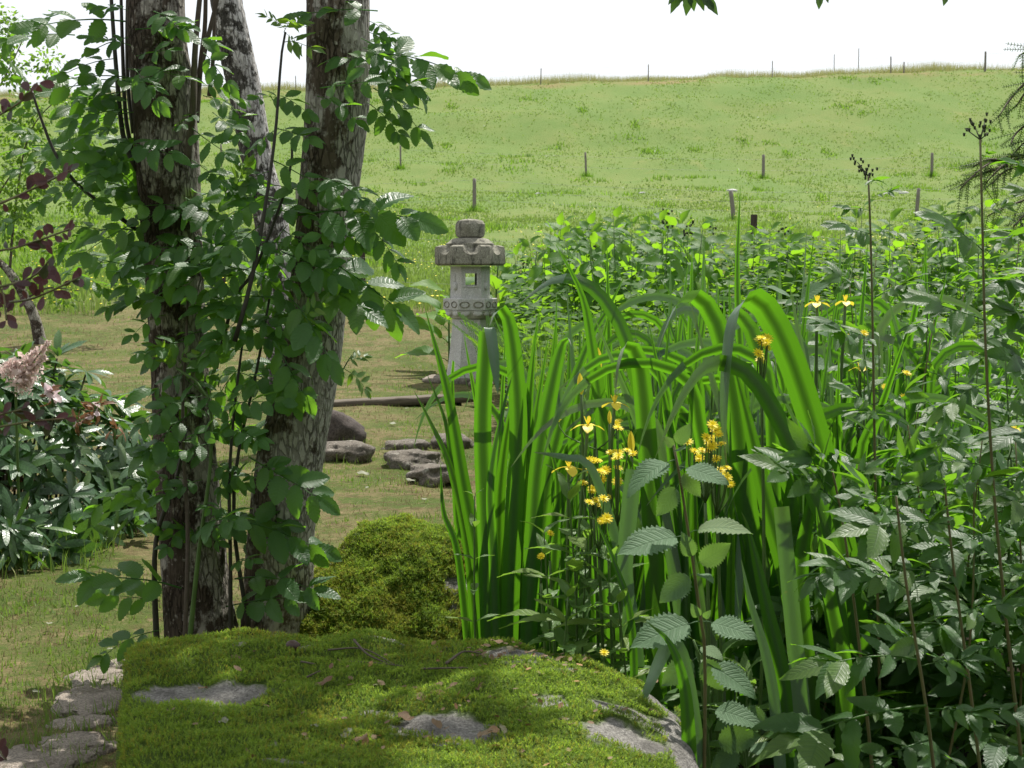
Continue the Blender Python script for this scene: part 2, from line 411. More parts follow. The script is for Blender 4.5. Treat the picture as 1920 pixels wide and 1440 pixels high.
M['flag'] = stone_mat('path_stone', (.32, .27, .225), (.45, .39, .33), (.12, .10, .075), .2, 46, 1.0)
M['lantern'] = stone_mat('pale_lantern_stone', (.60, .60, .59), (.66, .655, .64), (.40, .39, .37), .10, 26, .3)
M['lantern_top'] = stone_mat('weathered_lantern_stone', (.22, .21, .165), (.36, .345, .285), (.13, .125, .095), .75, 22, .5)
M['pet_yellow'] = petal_mat('yellow_petal', (.86, .75, .02), (.88, .68, .02))
M['pet_iris'] = petal_mat('iris_petal', (.88, .74, .06), (.86, .66, .04))
M['pet_pink'] = petal_mat('pale_pink_petal', (.78, .64, .60), (.66, .50, .47))
M['pet_white'] = petal_mat('white_pink_petal', (.72, .60, .62), (.62, .48, .5))
M['pet_brown'] = petal_mat('wilted_petal', (.24, .12, .055), (.15, .075, .035))
M['cream'] = petal_mat('cream_bud', (.50, .48, .30), (.40, .42, .2))
M['bud'] = plain('umbel_bud', (.05, .06, .03), .7)
M['dead'] = leaf_mat('fallen_leaf', (.14, .072, .038), (.26, .19, .10), (.25, .13, .06), .2, .7, 6)
M['dead_green'] = leaf_mat('fallen_green_leaf', (.19, .20, .12), (.25, .26, .17), (.25, .28, .1), .2, .6, 6)
M['nut'] = plain('brown_nut', (.06, .03, .02), .5, .5)

# ------------------------------------------------------------------ leaf shapes
def prof(a, b):
    pk = a / (a + b); k = (pk ** a) * ((1 - pk) ** b)
    return lambda t: (max(t, 0) ** a) * (max(1 - t, 0) ** b) / k
def leaf(mb, L, W, pr, rows=8, teeth=0, fold=.18, droop=.12, wave=.0, T=None, m=0, twist=0., cols=4, ph=0.):
    """a leaf blade along +Y, its face up"""
    V, uv, F = [], [], []
    T = T or Matrix.Identity(4)
    us = [-1, -.5, 0, .5, 1] if cols == 4 else [-1, 0, 1]
    nc = len(us)
    for i in range(rows + 1):
        t = i / rows
        wd = W * .5 * pr(min(max(t, .012), .995))
        for u in us:
            x, y = u * wd, L * t
            if teeth and abs(u) == 1:
                if i % 2: x *= 1 + teeth * .5
                else: x *= 1 - teeth * .5; y += L * .3 / rows
            z = fold * abs(u) * wd * (1 - .3 * abs(u)) - droop * L * t * t + wave * L * math.sin(t * 9 + ph + u * 1.3) * abs(u)
            a = twist * t; x, z = x * math.cos(a) - z * math.sin(a), z * math.cos(a) + x * math.sin(a)
            V.append(T @ Vector((x, y, z))); uv.append(((u + 1) / 2, t))
    for i in range(rows):
        for j in range(nc - 1):
            a = i * nc + j; F.append((a, a + 1, a + 1 + nc, a + nc))
    mb.add(V, F, uv, m)
OV, EL, LA, OB = prof(.55, .95), prof(.6, .72), prof(.6, 1.05), prof(.9, .55)
def leaf_mesh(name, mats, L, W, pr, petiole=0., **k):
    mb = MB()
    T = Matrix.Translation((0, petiole, 0))
    if petiole: tube(mb, [(0, 0, 0), (0, petiole * .5, .02 * L), (0, petiole + .02 * L, 0)], .012 * L, .008 * L, 4)
    leaf(mb, L, W, pr, T=T, **k)
    return mb.mesh(name, mats)
def pinnate(pairs, ll, lw, pr, start=.25, droop=.25, teeth=.0, rows=8, seed=0, lobed=False, grow=0., cols=4, sides=4, ang=58, tiny=False):
    """compound leaf of unit length along +Y"""
    rr = random.Random(seed); mb = MB()
    end = 1 - ll * (.9 if not lobed else 1.0)
    pt = lambda t: Vector((.02 * math.sin(t * 5 + seed), t, .10 * t - droop * t * t))
    if sides: tube(mb, [pt(end * i / 5) for i in range(6)], .008, .004, sides, cap=False)
    def put_(p, az, L, W, tilt, roll):
        T = Matrix.Translation(p) @ Matrix.Rotation(az, 4, 'Z') @ Matrix.Rotation(tilt, 4, 'X') @ Matrix.Rotation(roll, 4, 'Y')
        leaf(mb, L, W, pr, rows, teeth, rr.uniform(.05, .4), rr.uniform(.05, .4), rr.uniform(0, .03), T, cols=cols, ph=rr.uniform(0, 6), twist=rr.uniform(-.4, .4))
    for i in range(pairs):
        q = i / max(1, pairs - 1); t = start + (end - start) * .92 * q
        s = 1 + grow * (q - 1) if grow else (.82 + .36 * math.sin(math.pi * (.2 + .65 * q)))
        for sd in (-1, 1):
            if rr.random() < .04: continue
            put_(pt(t + rr.uniform(-.012, .012)) + Vector((sd * .012, 0, 0)), -sd * math.radians(ang + rr.uniform(-13, 13) - 12 * q), ll * s * rr.uniform(.82, 1.1), lw * s * rr.uniform(.85, 1.1), rr.uniform(-.5, .2), sd * rr.uniform(-.4, .5))
        if tiny and i < pairs:
            for sd in (-1, 1):
                put_(pt(t + .07), -sd * 1.1, ll * .17, lw * .2, -.1, 0)
    sl = -2 * droop * end * .8
    if lobed:
        for az, k in ((0, 1.0), (.85, .86), (-.85, .86)):
            put_(pt(end), az, ll * k, lw * k * .95, sl * .6 + rr.uniform(-.1, .1), rr.uniform(-.15, .15))
    else: put_(pt(end), rr.uniform(-.15, .15), ll * 1.05, lw * 1.05, sl * .7, rr.uniform(-.2, .2))
    return mb
ASH = [pinnate(4 if i % 3 else 3, .275, .155, EL, .20, .15 + .08 * i, .17, 14, i).mesh('compound_leaf', M['ash']) for i in range(7)]
ASH_YOUNG = [pinnate(4, .30, .11, LA, .2, .45, .08, 10, 40 + i).mesh('young_compound_leaf', M['small']) for i in range(2)]
SWEET = [pinnate(3, .40, .165, prof(.6, .95), .20, .10 + .08 * i, .16, 16, 60 + i, True, .35, tiny=True).mesh('meadowsweet_leaf', M['sweet']) for i in range(6)]
SWEET_LIT = [pinnate(3, .40, .165, prof(.6, .95), .20, .15 + .1 * i, .16, 12, 160 + i, True, .35).mesh('meadowsweet_leaf', M['bank']) for i in range(3)]  # brighter lime copies stand in for backlit leaves
SWEET_TOP = [pinnate(2, .46, .16, LA, .25, .15 + .1 * i, .14, 12, 80 + i, True, .3).mesh('meadowsweet_upper_leaf', M['sweet']) for i in range(3)]
NETTLE = [leaf_mesh('nettle_leaf', M['nettle'], 1, .66, OV, .22, rows=26, teeth=.24, fold=U(.1, .35), droop=U(.1, .45), wave=.02, ph=U(0, 6), twist=U(-.3, .3)) for i in range(5)]
BANK = [leaf_mesh('bank_leaf', M['bank'], 1, U(.5, .68), OV, .18, rows=12, teeth=.12, fold=U(.1, .4), droop=U(.15, .55), wave=.03, ph=U(0, 6), twist=U(-.3, .3)) for i in range(6)]
LOOSE = [leaf_mesh('lance_leaf', M['loose'], 1, U(.28, .36), LA, .04, rows=14, teeth=.12, fold=U(.2, .5), droop=U(.1, .45), wave=.02, ph=U(0, 6)) for i in range(4)]
RHODO = [leaf_mesh('rhododendron_leaf', M['rhodo'], 1, U(.20, .25), prof(.75, .6), .1, rows=9, fold=U(-.3, .2), droop=U(.05, .5)) for i in range(5)]
RHODO_NEW = leaf_mesh('rhododendron_young_leaf', M['rhodo_new'], 1, .25, prof(.75, .6), .1, rows=9, fold=.3, droop=.15)
BARB = [leaf_mesh('barberry_leaf', M['barb'], 1, U(.5, .62), OB, .12, rows=7, fold=.2, droop=U(0, .3)) for i in range(3)]
BARB_G = leaf_mesh('barberry_leaf', M['barb_green'], 1, .55, OB, .12, rows=7, fold=.2, droop=.2)
DOCK = [leaf_mesh('broad_leaf', M['bank'], 1, U(.42, .52), prof(.6, .8), .25, rows=12, teeth=.05, fold=.25, droop=U(.3, .6), wave=.04, ph=i) for i in range(3)]

# ------------------------------------------------------------------ ground
def ground_mat():
    m, n, l, b, out = mat('ground')
    v = coords(n, l)
    sx = nd(n, 'ShaderNodeSeparateXYZ'); l.new(v, sx.inputs[0])
    X, Y = sx.outputs[0], sx.outputs[1]
    n1 = tex_noise(n, l, 1.1, 6, .65, v); n2 = tex_noise(n, l, 9, 6, .7, v); n3 = tex_noise(n, l, 90, 4, .7, v)
    lawn = ramp(n, l, n1, [(.36, (.07, .115, .022)), (.47, (.11, .14, .035)), (.53, (.21, .18, .085)), (.57, (.18, .15, .07)), (.62, (.085, .13, .028))])
    lawn = mixc(n, l, mth(n, l, 'MULTIPLY', mth(n, l, 'SUBTRACT', n2, .50), 6.0, clamp=True), lawn, (.10, .072, .034))
    n4 = tex_noise(n, l, 24, 4, .7, v)
    lawn = mixc(n, l, mth(n, l, 'MULTIPLY', mth(n, l, 'SUBTRACT', n4, .52), 7.0, clamp=True), lawn, (.075, .12, .024))
    lawn = mixc(n, l, mth(n, l, 'MULTIPLY', mth(n, l, 'SUBTRACT', .44, n4), 7.0, clamp=True), lawn, (.27, .21, .11))
    lawn = mixc(n, l, mth(n, l, 'MULTIPLY', n3, .6), lawn, (.05, .045, .02))
    f1 = tex_noise(n, l, .22, 6, .62, coords(n, l, (1, .6, 1))); f2 = tex_noise(n, l, 2.2, 5, .7, coords(n, l, (.7, .35, .35)))
    f3 = tex_noise(n, l, .7, 5, .7, coords(n, l, (.6, .35, .35)))
    fld = ramp(n, l, f1, [(.35, (.104, .165, .042)), (.5, (.122, .176, .048)), (.62, (.140, .180, .053)), (.72, (.110, .168, .042))])
    fld = mixc(n, l, mth(n, l, 'MULTIPLY', mth(n, l, 'SUBTRACT', f2, .52), 2.4, clamp=True), fld, (.085, .155, .032))
    fld = mixc(n, l, mth(n, l, 'MULTIPLY', mth(n, l, 'SUBTRACT', f3, .60), 4.0, clamp=True), fld, (.20, .205, .07))
    zone = mth(n, l, 'ADD', Y, mth(n, l, 'MULTIPLY', n1, 6.0))
    zone = mth(n, l, 'MULTIPLY', mth(n, l, 'SUBTRACT', zone, 22.2), .8, clamp=True)
    col = mixc(n, l, zone, lawn, fld)
    # trodden, grazed strip of bare turf under the hilltop fence
    d = mth(n, l, 'ABSOLUTE', mth(n, l, 'SUBTRACT', Y, 95.4))
    strip = mth(n, l, 'MULTIPLY', mth(n, l, 'SUBTRACT', 1.8, d, clamp=True), mth(n, l, 'MULTIPLY', mth(n, l, 'SUBTRACT', tex_noise(n, l, .16, 4, .7, v), .42), 5.0, clamp=True), clamp=True)
    col = mixc(n, l, mth(n, l, 'MULTIPLY', strip, .75), col, (.20, .15, .07))
    # planting bed: dark damp soil
    bx = mth(n, l, 'MULTIPLY', mth(n, l, 'SUBTRACT', mth(n, l, 'ADD', X, mth(n, l, 'MULTIPLY', n1, .5)), .12), 6.0, clamp=True)
    by = mth(n, l, 'MULTIPLY', mth(n, l, 'SUBTRACT', 17.5, Y), 1.0, clamp=True)
    bed = mth(n, l, 'MULTIPLY', bx, by)
    col = mixc(n, l, bed, col, mixc(n, l, n2, (.018, .014, .009), (.035, .030, .016)))
    l.new(col, b.inputs['Base Color']); b.inputs['Roughness'].default_value = .95; b.inputs['Specular IOR Level'].default_value = .1
    hh = mth(n, l, 'ADD', mth(n, l, 'MULTIPLY', n2, .6), mth(n, l, 'MULTIPLY', n3, .4))
    bp = nd(n, 'ShaderNodeBump'); bp.inputs['Strength'].default_value = .8; bp.inputs['Distance'].default_value = .05
    l.new(hh, bp.inputs['Height']); l.new(bp.outputs[0], b.inputs['Normal'])
    return m
def build_ground():
    ys = [-40, -25, -15, -9, -6, -4, -2, 0]
    y = 0
    while y < 140: y += max(.09, min(.9, .02 * y)); ys.append(y)
    ys += [160, 190, 230, 300, 400, 550, 750, 1000]
    ys = np.array(ys); s = np.linspace(-1, 1, 241); u = np.sign(s) * np.abs(s) ** 1.5
    Yg, Ug = np.meshgrid(ys, u, indexing='ij'); Xg = Ug * (14 + np.abs(Yg) * 1.05)
    Z = gz(Xg, Yg)
    V = np.stack([Xg, Yg, Z], -1).reshape(-1, 3)
    i = np.arange(len(ys) - 1)[:, None] * 241 + np.arange(240)[None]
    F = np.stack([i, i + 1, i + 242, i + 241], -1).reshape(-1, 4)
    o = ob('ground', np_mesh('ground', V, F, ground_mat()))
    tag(o, 'mown garden lawn and sunny pasture hill rising behind it', None, None, 'structure')
build_ground()

# ------------------------------------------------------------------ grass (nobody could count it)
def blades(X, Y, h, wd, lean, mat_, name, label, z=None, seg=1):
    n = len(X); Z = gz(X, Y) if z is None else z
    an = RNG.uniform(0, 2 * np.pi, n); la = RNG.uniform(0, 2 * np.pi, n)
    l_ = lean * h * np.abs(RNG.normal(.6, .5, n))
    sx, sy = np.cos(an) * wd / 2, np.sin(an) * wd / 2
    tx, ty = np.cos(la) * l_, np.sin(la) * l_
    tz = np.sqrt(np.maximum(h * h - l_ * l_, (h * .12) ** 2))
    P = np.stack([X, Y, Z - .01], -1)
    if seg == 1:
        V = np.stack([P + np.stack([-sx, -sy, 0 * sx], -1), P + np.stack([sx, sy, 0 * sx], -1), P + np.stack([tx, ty, tz], -1)], 1).reshape(-1, 3)
        F = np.arange(3 * n).reshape(-1, 3)
    else:
        mid = P + np.stack([tx * .35, ty * .35, tz * .62], -1)
        V = np.stack([P + np.stack([-sx, -sy, 0 * sx], -1), P + np.stack([sx, sy, 0 * sx], -1), mid + np.stack([sx, sy, 0 * sx], -1) * .8, mid - np.stack([sx, sy, 0 * sx], -1) * .8, P + np.stack([tx, ty, tz], -1)], 1).reshape(-1, 3)
        b = np.arange(n)[:, None] * 5
        F = np.concatenate([b + np.array([[0, 1, 2]]), b + np.array([[0, 2, 3]]), b + np.array([[3, 2, 4]])])
    o = ob(name, np_mesh(name, V, F, mat_, smooth=False)); return tag(o, label, None, None, 'stuff')
def scatter(n, x0, x1, y0, y1, power, mask=None):
    q = RNG.uniform(0, 1, n * 2)
    Y = (y0 ** (1 - power) + q * (y1 ** (1 - power) - y0 ** (1 - power))) ** (1 / (1 - power))
    X = RNG.uniform(-1, 1, n * 2) * (Y * .40 + .6)
    k = (X > x0) & (X < x1)
    if mask is not None: k &= mask(X, Y)
    return X[k][:n], Y[k][:n]
inbed = lambda X, Y: (X > -.05 + .25 * vnoise(X * 2, Y * 2)) & (Y < 17)
X, Y = scatter(110000, -9, 6, 2.3, 22, 1.7, lambda X, Y: ~inbed(X, Y) & (fbm(X * 1.1, Y * 1.1 + 7) + RNG.normal(0, .12, len(X)) > -.06))
blades(X, Y, RNG.uniform(.008, .026, len(X)) * (1 + Y * .05) * (1 + .8 * vnoise(X * 3, Y * 3)), .0038 * (1 + Y * .16), .8, M['lawn'], 'lawn_grass', 'short mown lawn grass around the stones and trees')
X, Y = scatter(80000, -9, 6, 2.3, 22, 1.7, lambda X, Y: ~inbed(X, Y) & (fbm(X * 1.1, Y * 1.1 + 7) + RNG.normal(0, .15, len(X)) < .12))
blades(X, Y, RNG.uniform(.008, .03, len(X)) * (1 + Y * .05), .0034 * (1 + Y * .16), 1.1, M['lawn_dry'], 'dry_grass_clippings', 'tan dry grass clippings strewn over the mown lawn')
X, Y = scatter(150000, -60, 60, 20, 97, 1.35, lambda X, Y: fbm(X * .5, Y * .25 + 2) + RNG.normal(0, .2, len(X)) > -.12)
blades(X, Y, RNG.uniform(.04, .12, len(X)) * (1 + sstep(24, 20, Y)), .012 + Y * .0011, .7, M['meadow'], 'meadow_grass', 'sunlit short green pasture grass on the hillside')
X, Y = scatter(46000, -60, 60, 96.6, 104, 1.1)
blades(X, Y, RNG.uniform(.3, .9, len(X)) * (.75 + .4 * vnoise(X * .25, Y * .2)), .022 + 0 * X, .4, M['hay'], 'hilltop_grass', 'tall seeding straw coloured grass along the hilltop fence')
X, Y = scatter(8000, -9, 6, 18.5, 23, 1.2, lambda X, Y: vnoise(X * .8, Y * .8) > -.2)
blades(X, Y, RNG.uniform(.12, .36, len(X)), .012 + 0 * X, .5, M['meadow'], 'unmown_grass', 'unmown green grass at the edge of the lawn', seg=2)
cx_, cy_ = scatter(230, -60, 60, 24, 94, 1.1)
kx = np.repeat(cx_, 60) + RNG.normal(0, .35, 60 * len(cx_)) * np.repeat(RNG.uniform(.4, 1.7, len(cx_)), 60); ky = np.repeat(cy_, 60) + RNG.normal(0, .5, len(kx))
blades(kx, ky, RNG.uniform(.1, .24, len(kx)), .018 + ky * .0009, .6, M['tallgrass'], 'pasture_tufts', 'darker ungrazed grass tufts scattered over the pasture')
# buttercups in the pasture: tiny yellow heads
X, Y = scatter(900, -20, 14, 18, 60, 1.6, lambda X, Y: vnoise(X * .3, Y * .2) > -.1)
Z = gz(X, Y) + RNG.uniform(.12, .3, len(X)); r = RNG.uniform(.012, .026, len(X))
o_ = np.array([[1, 0, 0], [0, 1, .3], [-1, 0, 0], [0, -1, -.3]])
V = (np.stack([X, Y, Z], -1)[:, None] + o_[None] * r[:, None, None]).reshape(-1, 3)
tag(ob('meadow_buttercups', np_mesh('meadow_buttercups', V, np.arange(len(V)).reshape(-1, 4), M['pet_yellow'], smooth=False)), 'tiny yellow buttercups dotted through the pasture grass', None, None, 'stuff')

# ------------------------------------------------------------------ fences on the pasture
def post(parent, P, h, r, m, square=False, lean=0.):
    mb = MB(); k = 4 if square else 8
    pts = [(0, 0, -.2), (lean * .4, 0, h * .4), (lean, 0, h)]
    r *= .78; tube(mb, pts, r * 1.05, r * .92, k, n=6)
    for i in range(len(mb.v)):
        x, y, z = mb.v[i]; e = .12 * r
        mb.v[i] = (x + e * noise.noise((z * 9, i % k, P[0])), y + e * noise.noise((z * 9, i % k, 7 + P[0])), z)
    o = ob('post', mb.mesh('post', m, smooth=not square), parent); o.location = Vector(P) - world_loc(parent); return o
def fence(label, spec, wires, m, wr=.0025, square=False):
    """spec: (px, distance, height, radius, lean)"""
    pts = []
    for px, Yd, h, r, ln in spec:
        x = (px - 960) / FPX * Yd; pts.append((Vector((x, Yd, G(x, Yd))), h, r, ln))
    f = root('wire_fence', pts[0][0], label, 'fence')
    for p, h, r, ln in pts: post(f, p, h, r, m, square, ln)
    for zf in wires:
        mb = MB()
        for (a, ha, _, _), (b, hb, _, _) in zip(pts, pts[1:]):
            q = [a + Vector((0, -.06, ha * zf)), (a + b) / 2 + Vector((0, -.06, (ha + hb) / 2 * zf - .03)), b + Vector((0, -.06, hb * zf))]
            tube(mb, [p - pts[0][0] for p in q], wr, wr, 4, n=6, cap=False)
        ob('wire', mb.mesh('wire', M['wire']), f)
    return f
fence('thin grey wire fence with many slim posts along the hilltop skyline', [(300, 97.5, 1.0, .04, 0), (560, 97.2, 1.0, .04, 0), (836, 97.2, 1.05, .04, 0), (1013, 96.6, 1.05, .045, .03), (1212, 96.5, 1.1, .045, 0), (1441, 96.4, 1.1, .04, 0), (1660, 96.2, 1.1, .055, -.02), (1684, 96.3, .75, .06, 0), (1834, 96.0, 1.3, .09, 0), (2050, 96, 1.2, .06, 0)], (.55, .9), M['woodgrey'], .003)
fence('slim pair of bare posts standing behind the hilltop grass', [(1555, 101.5, 1.55, .035, 0), (1600, 101.5, 2.0, .035, 0)], (.93,), M['woodgrey'], .003)
fence('grey post and wire fence halfway up the pasture', [(420, 69, 1.1, .06, 0), (753, 68, 1.1, .06, 0), (1098, 67, 1.1, .07, -.05), (1427, 66, 1.15, .095, 0), (1740, 66.5, 1.05, .09, 0), (2050, 66, 1.1, .09, 0)], (.35, .8), M['woodgrey'], .0035)
fence('grey post and wire fence across the foot of the pasture', [(560, 50, 1.1, .08, 0), (890, 48.5, 1.12, .09, 0), (1374, 45, 1.0, .09, -.12), (1713, 46, 1.05, .08, .06), (2060, 46, 1.1, .08, 0)], (.35, .65, .95), M['woodgrey'], .0035)
fence('dark square post fence bordering the garden behind the nettles', [(420, 21.0, 1.05, .06, 0), (681, 20.5, 1.08, .055, 0), (1050, 20, 1.0, .055, 0), (1411, 19.2, 1.26, .06, 0), (1780, 18.8, 1.0, .06, 0)], (.25, .55, .85), M['wooddark'], .002, True)
# grass left long around the feet of the pasture posts
tx, ty = [], []
for px, Yd in ((890, 48.5), (1427, 66), (1740, 66.5), (753, 68), (1374, 45), (1713, 46), (1098, 67)):
    x = (px - 960) / FPX * Yd
    tx.append(RNG.normal(x, .16, 160)); ty.append(RNG.normal(Yd - .1, .16, 160))
tx, ty = np.concatenate(tx), np.concatenate(ty)
blades(tx, ty, RNG.uniform(.12, .38, len(tx)), .02 + 0 * tx, .5, M['under'], 'post_grass', 'dark longer grass left around the feet of the pasture posts')

# ------------------------------------------------------------------ rocks
def rock_mesh(name, sx, sy, sz, seed, m, sub=4, rough=.25, flat=.0, moss=None):
    import bmesh
    bm = bmesh.new(); bmesh.ops.create_icosphere(bm, subdivisions=sub, radius=1)
    off = Vector((seed * 7.3, seed * 3.1, seed * 1.7))
    for v in bm.verts:
        p = v.co.copy()
        k = 1 + rough * noise.fractal(p * 1.1 + off, .9, 2.0, 2) + rough * .35 * noise.fractal(p * 3.2 + off, .8, 2.1, 4)
        # facets
        c = noise.cell_vector(p * 1.6 + off)
        k += rough * .18 * (c.x - .5)
        q = p * k
        if flat and q.z > 1 - flat: q.z = 1 - flat + (q.z - 1 + flat) * .25
        v.co = Vector((q.x * sx, q.y * sy, q.z * sz))
    me = bpy.data.meshes.new(name); bm.to_mesh(me); bm.free()
    me.polygons.foreach_set('use_smooth', [True] * len(me.polygons)); me.materials.append(m)
    return me
def rock(name, P, s, rot, seed, m, label, cat='rock', group=None, **k):
    o = ob(name, rock_mesh(name, *s, seed, m, **k)); o.location = P; o.rotation_euler = (0, 0, rot)
    return tag(o, label, cat, group)
def gp(px, py, lift=0.):
    """ground point seen at a photo pixel"""
    lo, hi = 1.2, 60.
    for _ in range(40):
        mid = (lo + hi) / 2; p = at(px, py, mid)
        if p.z > G(p.x, p.y): lo = mid
        else: hi = mid
    p = at(px, py, lo); p.z = G(p.x, p.y) + lift; return p

rock('boulder', gp(628, 828, .03), (.19, .16, .165), .2, 3, M['rock_dark'], 'dark brown smooth boulder under the wooden rail beside the trunk', rough=.2)
rock('rock', gp(646, 858, .015), (.14, .12, .085), .1, 5, M['rock'], 'low grey rock in front of the dark smooth boulder', flat=.3, rough=.45)
rock('rock', gp(772, 873, .015), (.15, .13, .085), -.1, 6, M['rock'], 'long flat topped grey rock in the middle of the rock group', flat=.35, rough=.45)
rock('rock', gp(764, 840, .0), (.13, .12, .06), .1, 8, M['rock'], 'half buried flat rock just behind the long flat topped one', flat=.35, rough=.45)
rock('rock', gp(818, 900, .015), (.14, .12, .085), .2, 9, M['rock'], 'low brownish rock against the outer iris leaves', flat=.35, rough=.45)
rock('rock', gp(848, 840, .02), (.13, .12, .075), 0, 10, M['rock'], 'low mossy rock below the leg of the wooden rail', flat=.2)
for i, (px, py, a, b, rz, sd, lb) in enumerate([
        (188, 1270, .075, .075, .1, 21, 'farthest pale flat path stone beside the mossy slab'),
        (168, 1318, .085, .10, .3, 22, 'second pale path stone with a rough face below the farthest one'),
        (152, 1360, .075, .04, .1, 23, 'thin sliver of path stone between two larger path stones'),
        (142, 1398, .085, .055, -.1, 24, 'low broken path stone just behind the big front stone'),
        (55, 1432, .115, .085, .1, 25, 'big tan path stone at the bottom corner of the photo'),
        (238, 1248, .05, .04, .1, 26, 'small pale path stone peeping out behind the slab corner')]):
    rock('path_stone', gp(px, py, -.014), (a * 1.05, b * 1.35, .05), rz, sd, M['flag'], lb, 'stone', 'irregular stones of the garden path', flat=.55, rough=.35, sub=5)
for px, py, s, sd, lb in ((1205, 245, .16, 31, 'small white stone low on the open pasture'), (1372, 212, .18, 32, 'white stone above its twin on the middle of the pasture'), (1376, 224, .2, 33, 'white stone just below its twin on the pasture'), (1668, 225, .22, 34, 'white stone on the pasture below the hilltop fence bend'), (1698, 267, .22, 35, 'lowest white stone on the pasture near the tall seed heads'), (1012, 193, .2, 36, 'pale stone lying high on the pasture under the skyline')):
    p = gp(px, py); rock('field_stone', p, (s, s, s * .4), 0, sd, M['lantern'], lb, 'stone', 'pale stones on the pasture', sub=2)

def moss_shoots(P, N, h, spread, mats, name, parent, frac_dry=.35, curly=.5, mask=None):
    """little upright shoots: a spike and a few side leaves each"""
    n = len(P); hh = RNG.uniform(.55, 1.25, n) * h
    D = N * .75 + np.array([0, 0, .5]) + RNG.normal(0, curly * .5, (n, 3)); D /= np.linalg.norm(D, axis=1)[:, None]
    r = RNG.normal(0, 1, (n, 3)); A = np.cross(D, r); A /= np.linalg.norm(A, axis=1)[:, None]; B = np.cross(D, A)
    tips = []
    Vs = []
    for k in range(5):
        an = k * 2.4 + RNG.uniform(0, 1, n); c, s = np.cos(an)[:, None], np.sin(an)[:, None]
        out = A * c + B * s; side = -A * s + B * c
        z0 = (.15 + .17 * k) * hh[:, None]
        b0 = P + D * z0
        tip = b0 + D * (hh * (.42 if k < 4 else .55))[:, None] + out * (hh * spread)[:, None]
        wv = (hh * .13)[:, None]
        Vs += [b0 - side * wv, b0 + side * wv, tip]
    # one stalk
    Vs += [P - A * (hh * .06)[:, None], P + A * (hh * .06)[:, None], P + D * hh[:, None]]
    V = np.stack(Vs, 1)                                       # n, 18, 3
    dry = RNG.uniform(0, 1, n) < (frac_dry if mask is None else mask)
    for sel, m, nm in ((~dry, mats[0], name), (dry, mats[1], name)):
        v = V[sel].reshape(-1, 3)
        o = ob(nm, np_mesh(nm, v, np.arange(len(v)).reshape(-1, 3), m, smooth=False), parent); tag(o, None, None, None, 'stuff')
def sample_mesh(V, F, n):
    a, b, c = V[F[:, 0]], V[F[:, 1]], V[F[:, 2]]
    cr = np.cross(b - a, c - a); ar = np.linalg.norm(cr, axis=1) / 2
    k = RNG.choice(len(F), n, p=ar / ar.sum())
    u = RNG.uniform(0, 1, (n, 1)); v = RNG.uniform(0, 1, (n, 1)); f = u + v > 1; u = np.where(f, 1 - u, u); v = np.where(f, 1 - v, v)
    return a[k] + (b - a)[k] * u + (c - a)[k] * v, cr[k] / (2 * ar[k][:, None] + 1e-12)

gx, gy = [], []
for px, py, rr_, k in ((646, 858, .14, 150), (772, 873, .15, 170), (764, 840, .13, 100), (818, 900, .14, 150), (848, 840, .12, 120), (628, 828, .18, 160), (188, 1270, .09, 90), (168, 1318, .1, 120), (152, 1360, .08, 90), (142, 1398, .09, 110), (55, 1432, .12, 140)):
    p = gp(px, py); an = RNG.uniform(0, 6.283, k); q = rr_ * RNG.uniform(.85, 1.2, k); gx.append(p.x + np.cos(an) * q); gy.append(p.y + np.sin(an) * q * .9)
gx, gy = np.concatenate(gx), np.concatenate(gy)
blades(gx, gy, RNG.uniform(.025, .075, len(gx)), .005 + 0 * gx, .8, M['lawn'], 'stone_edge_grass', 'ragged grass growing up round the stones')
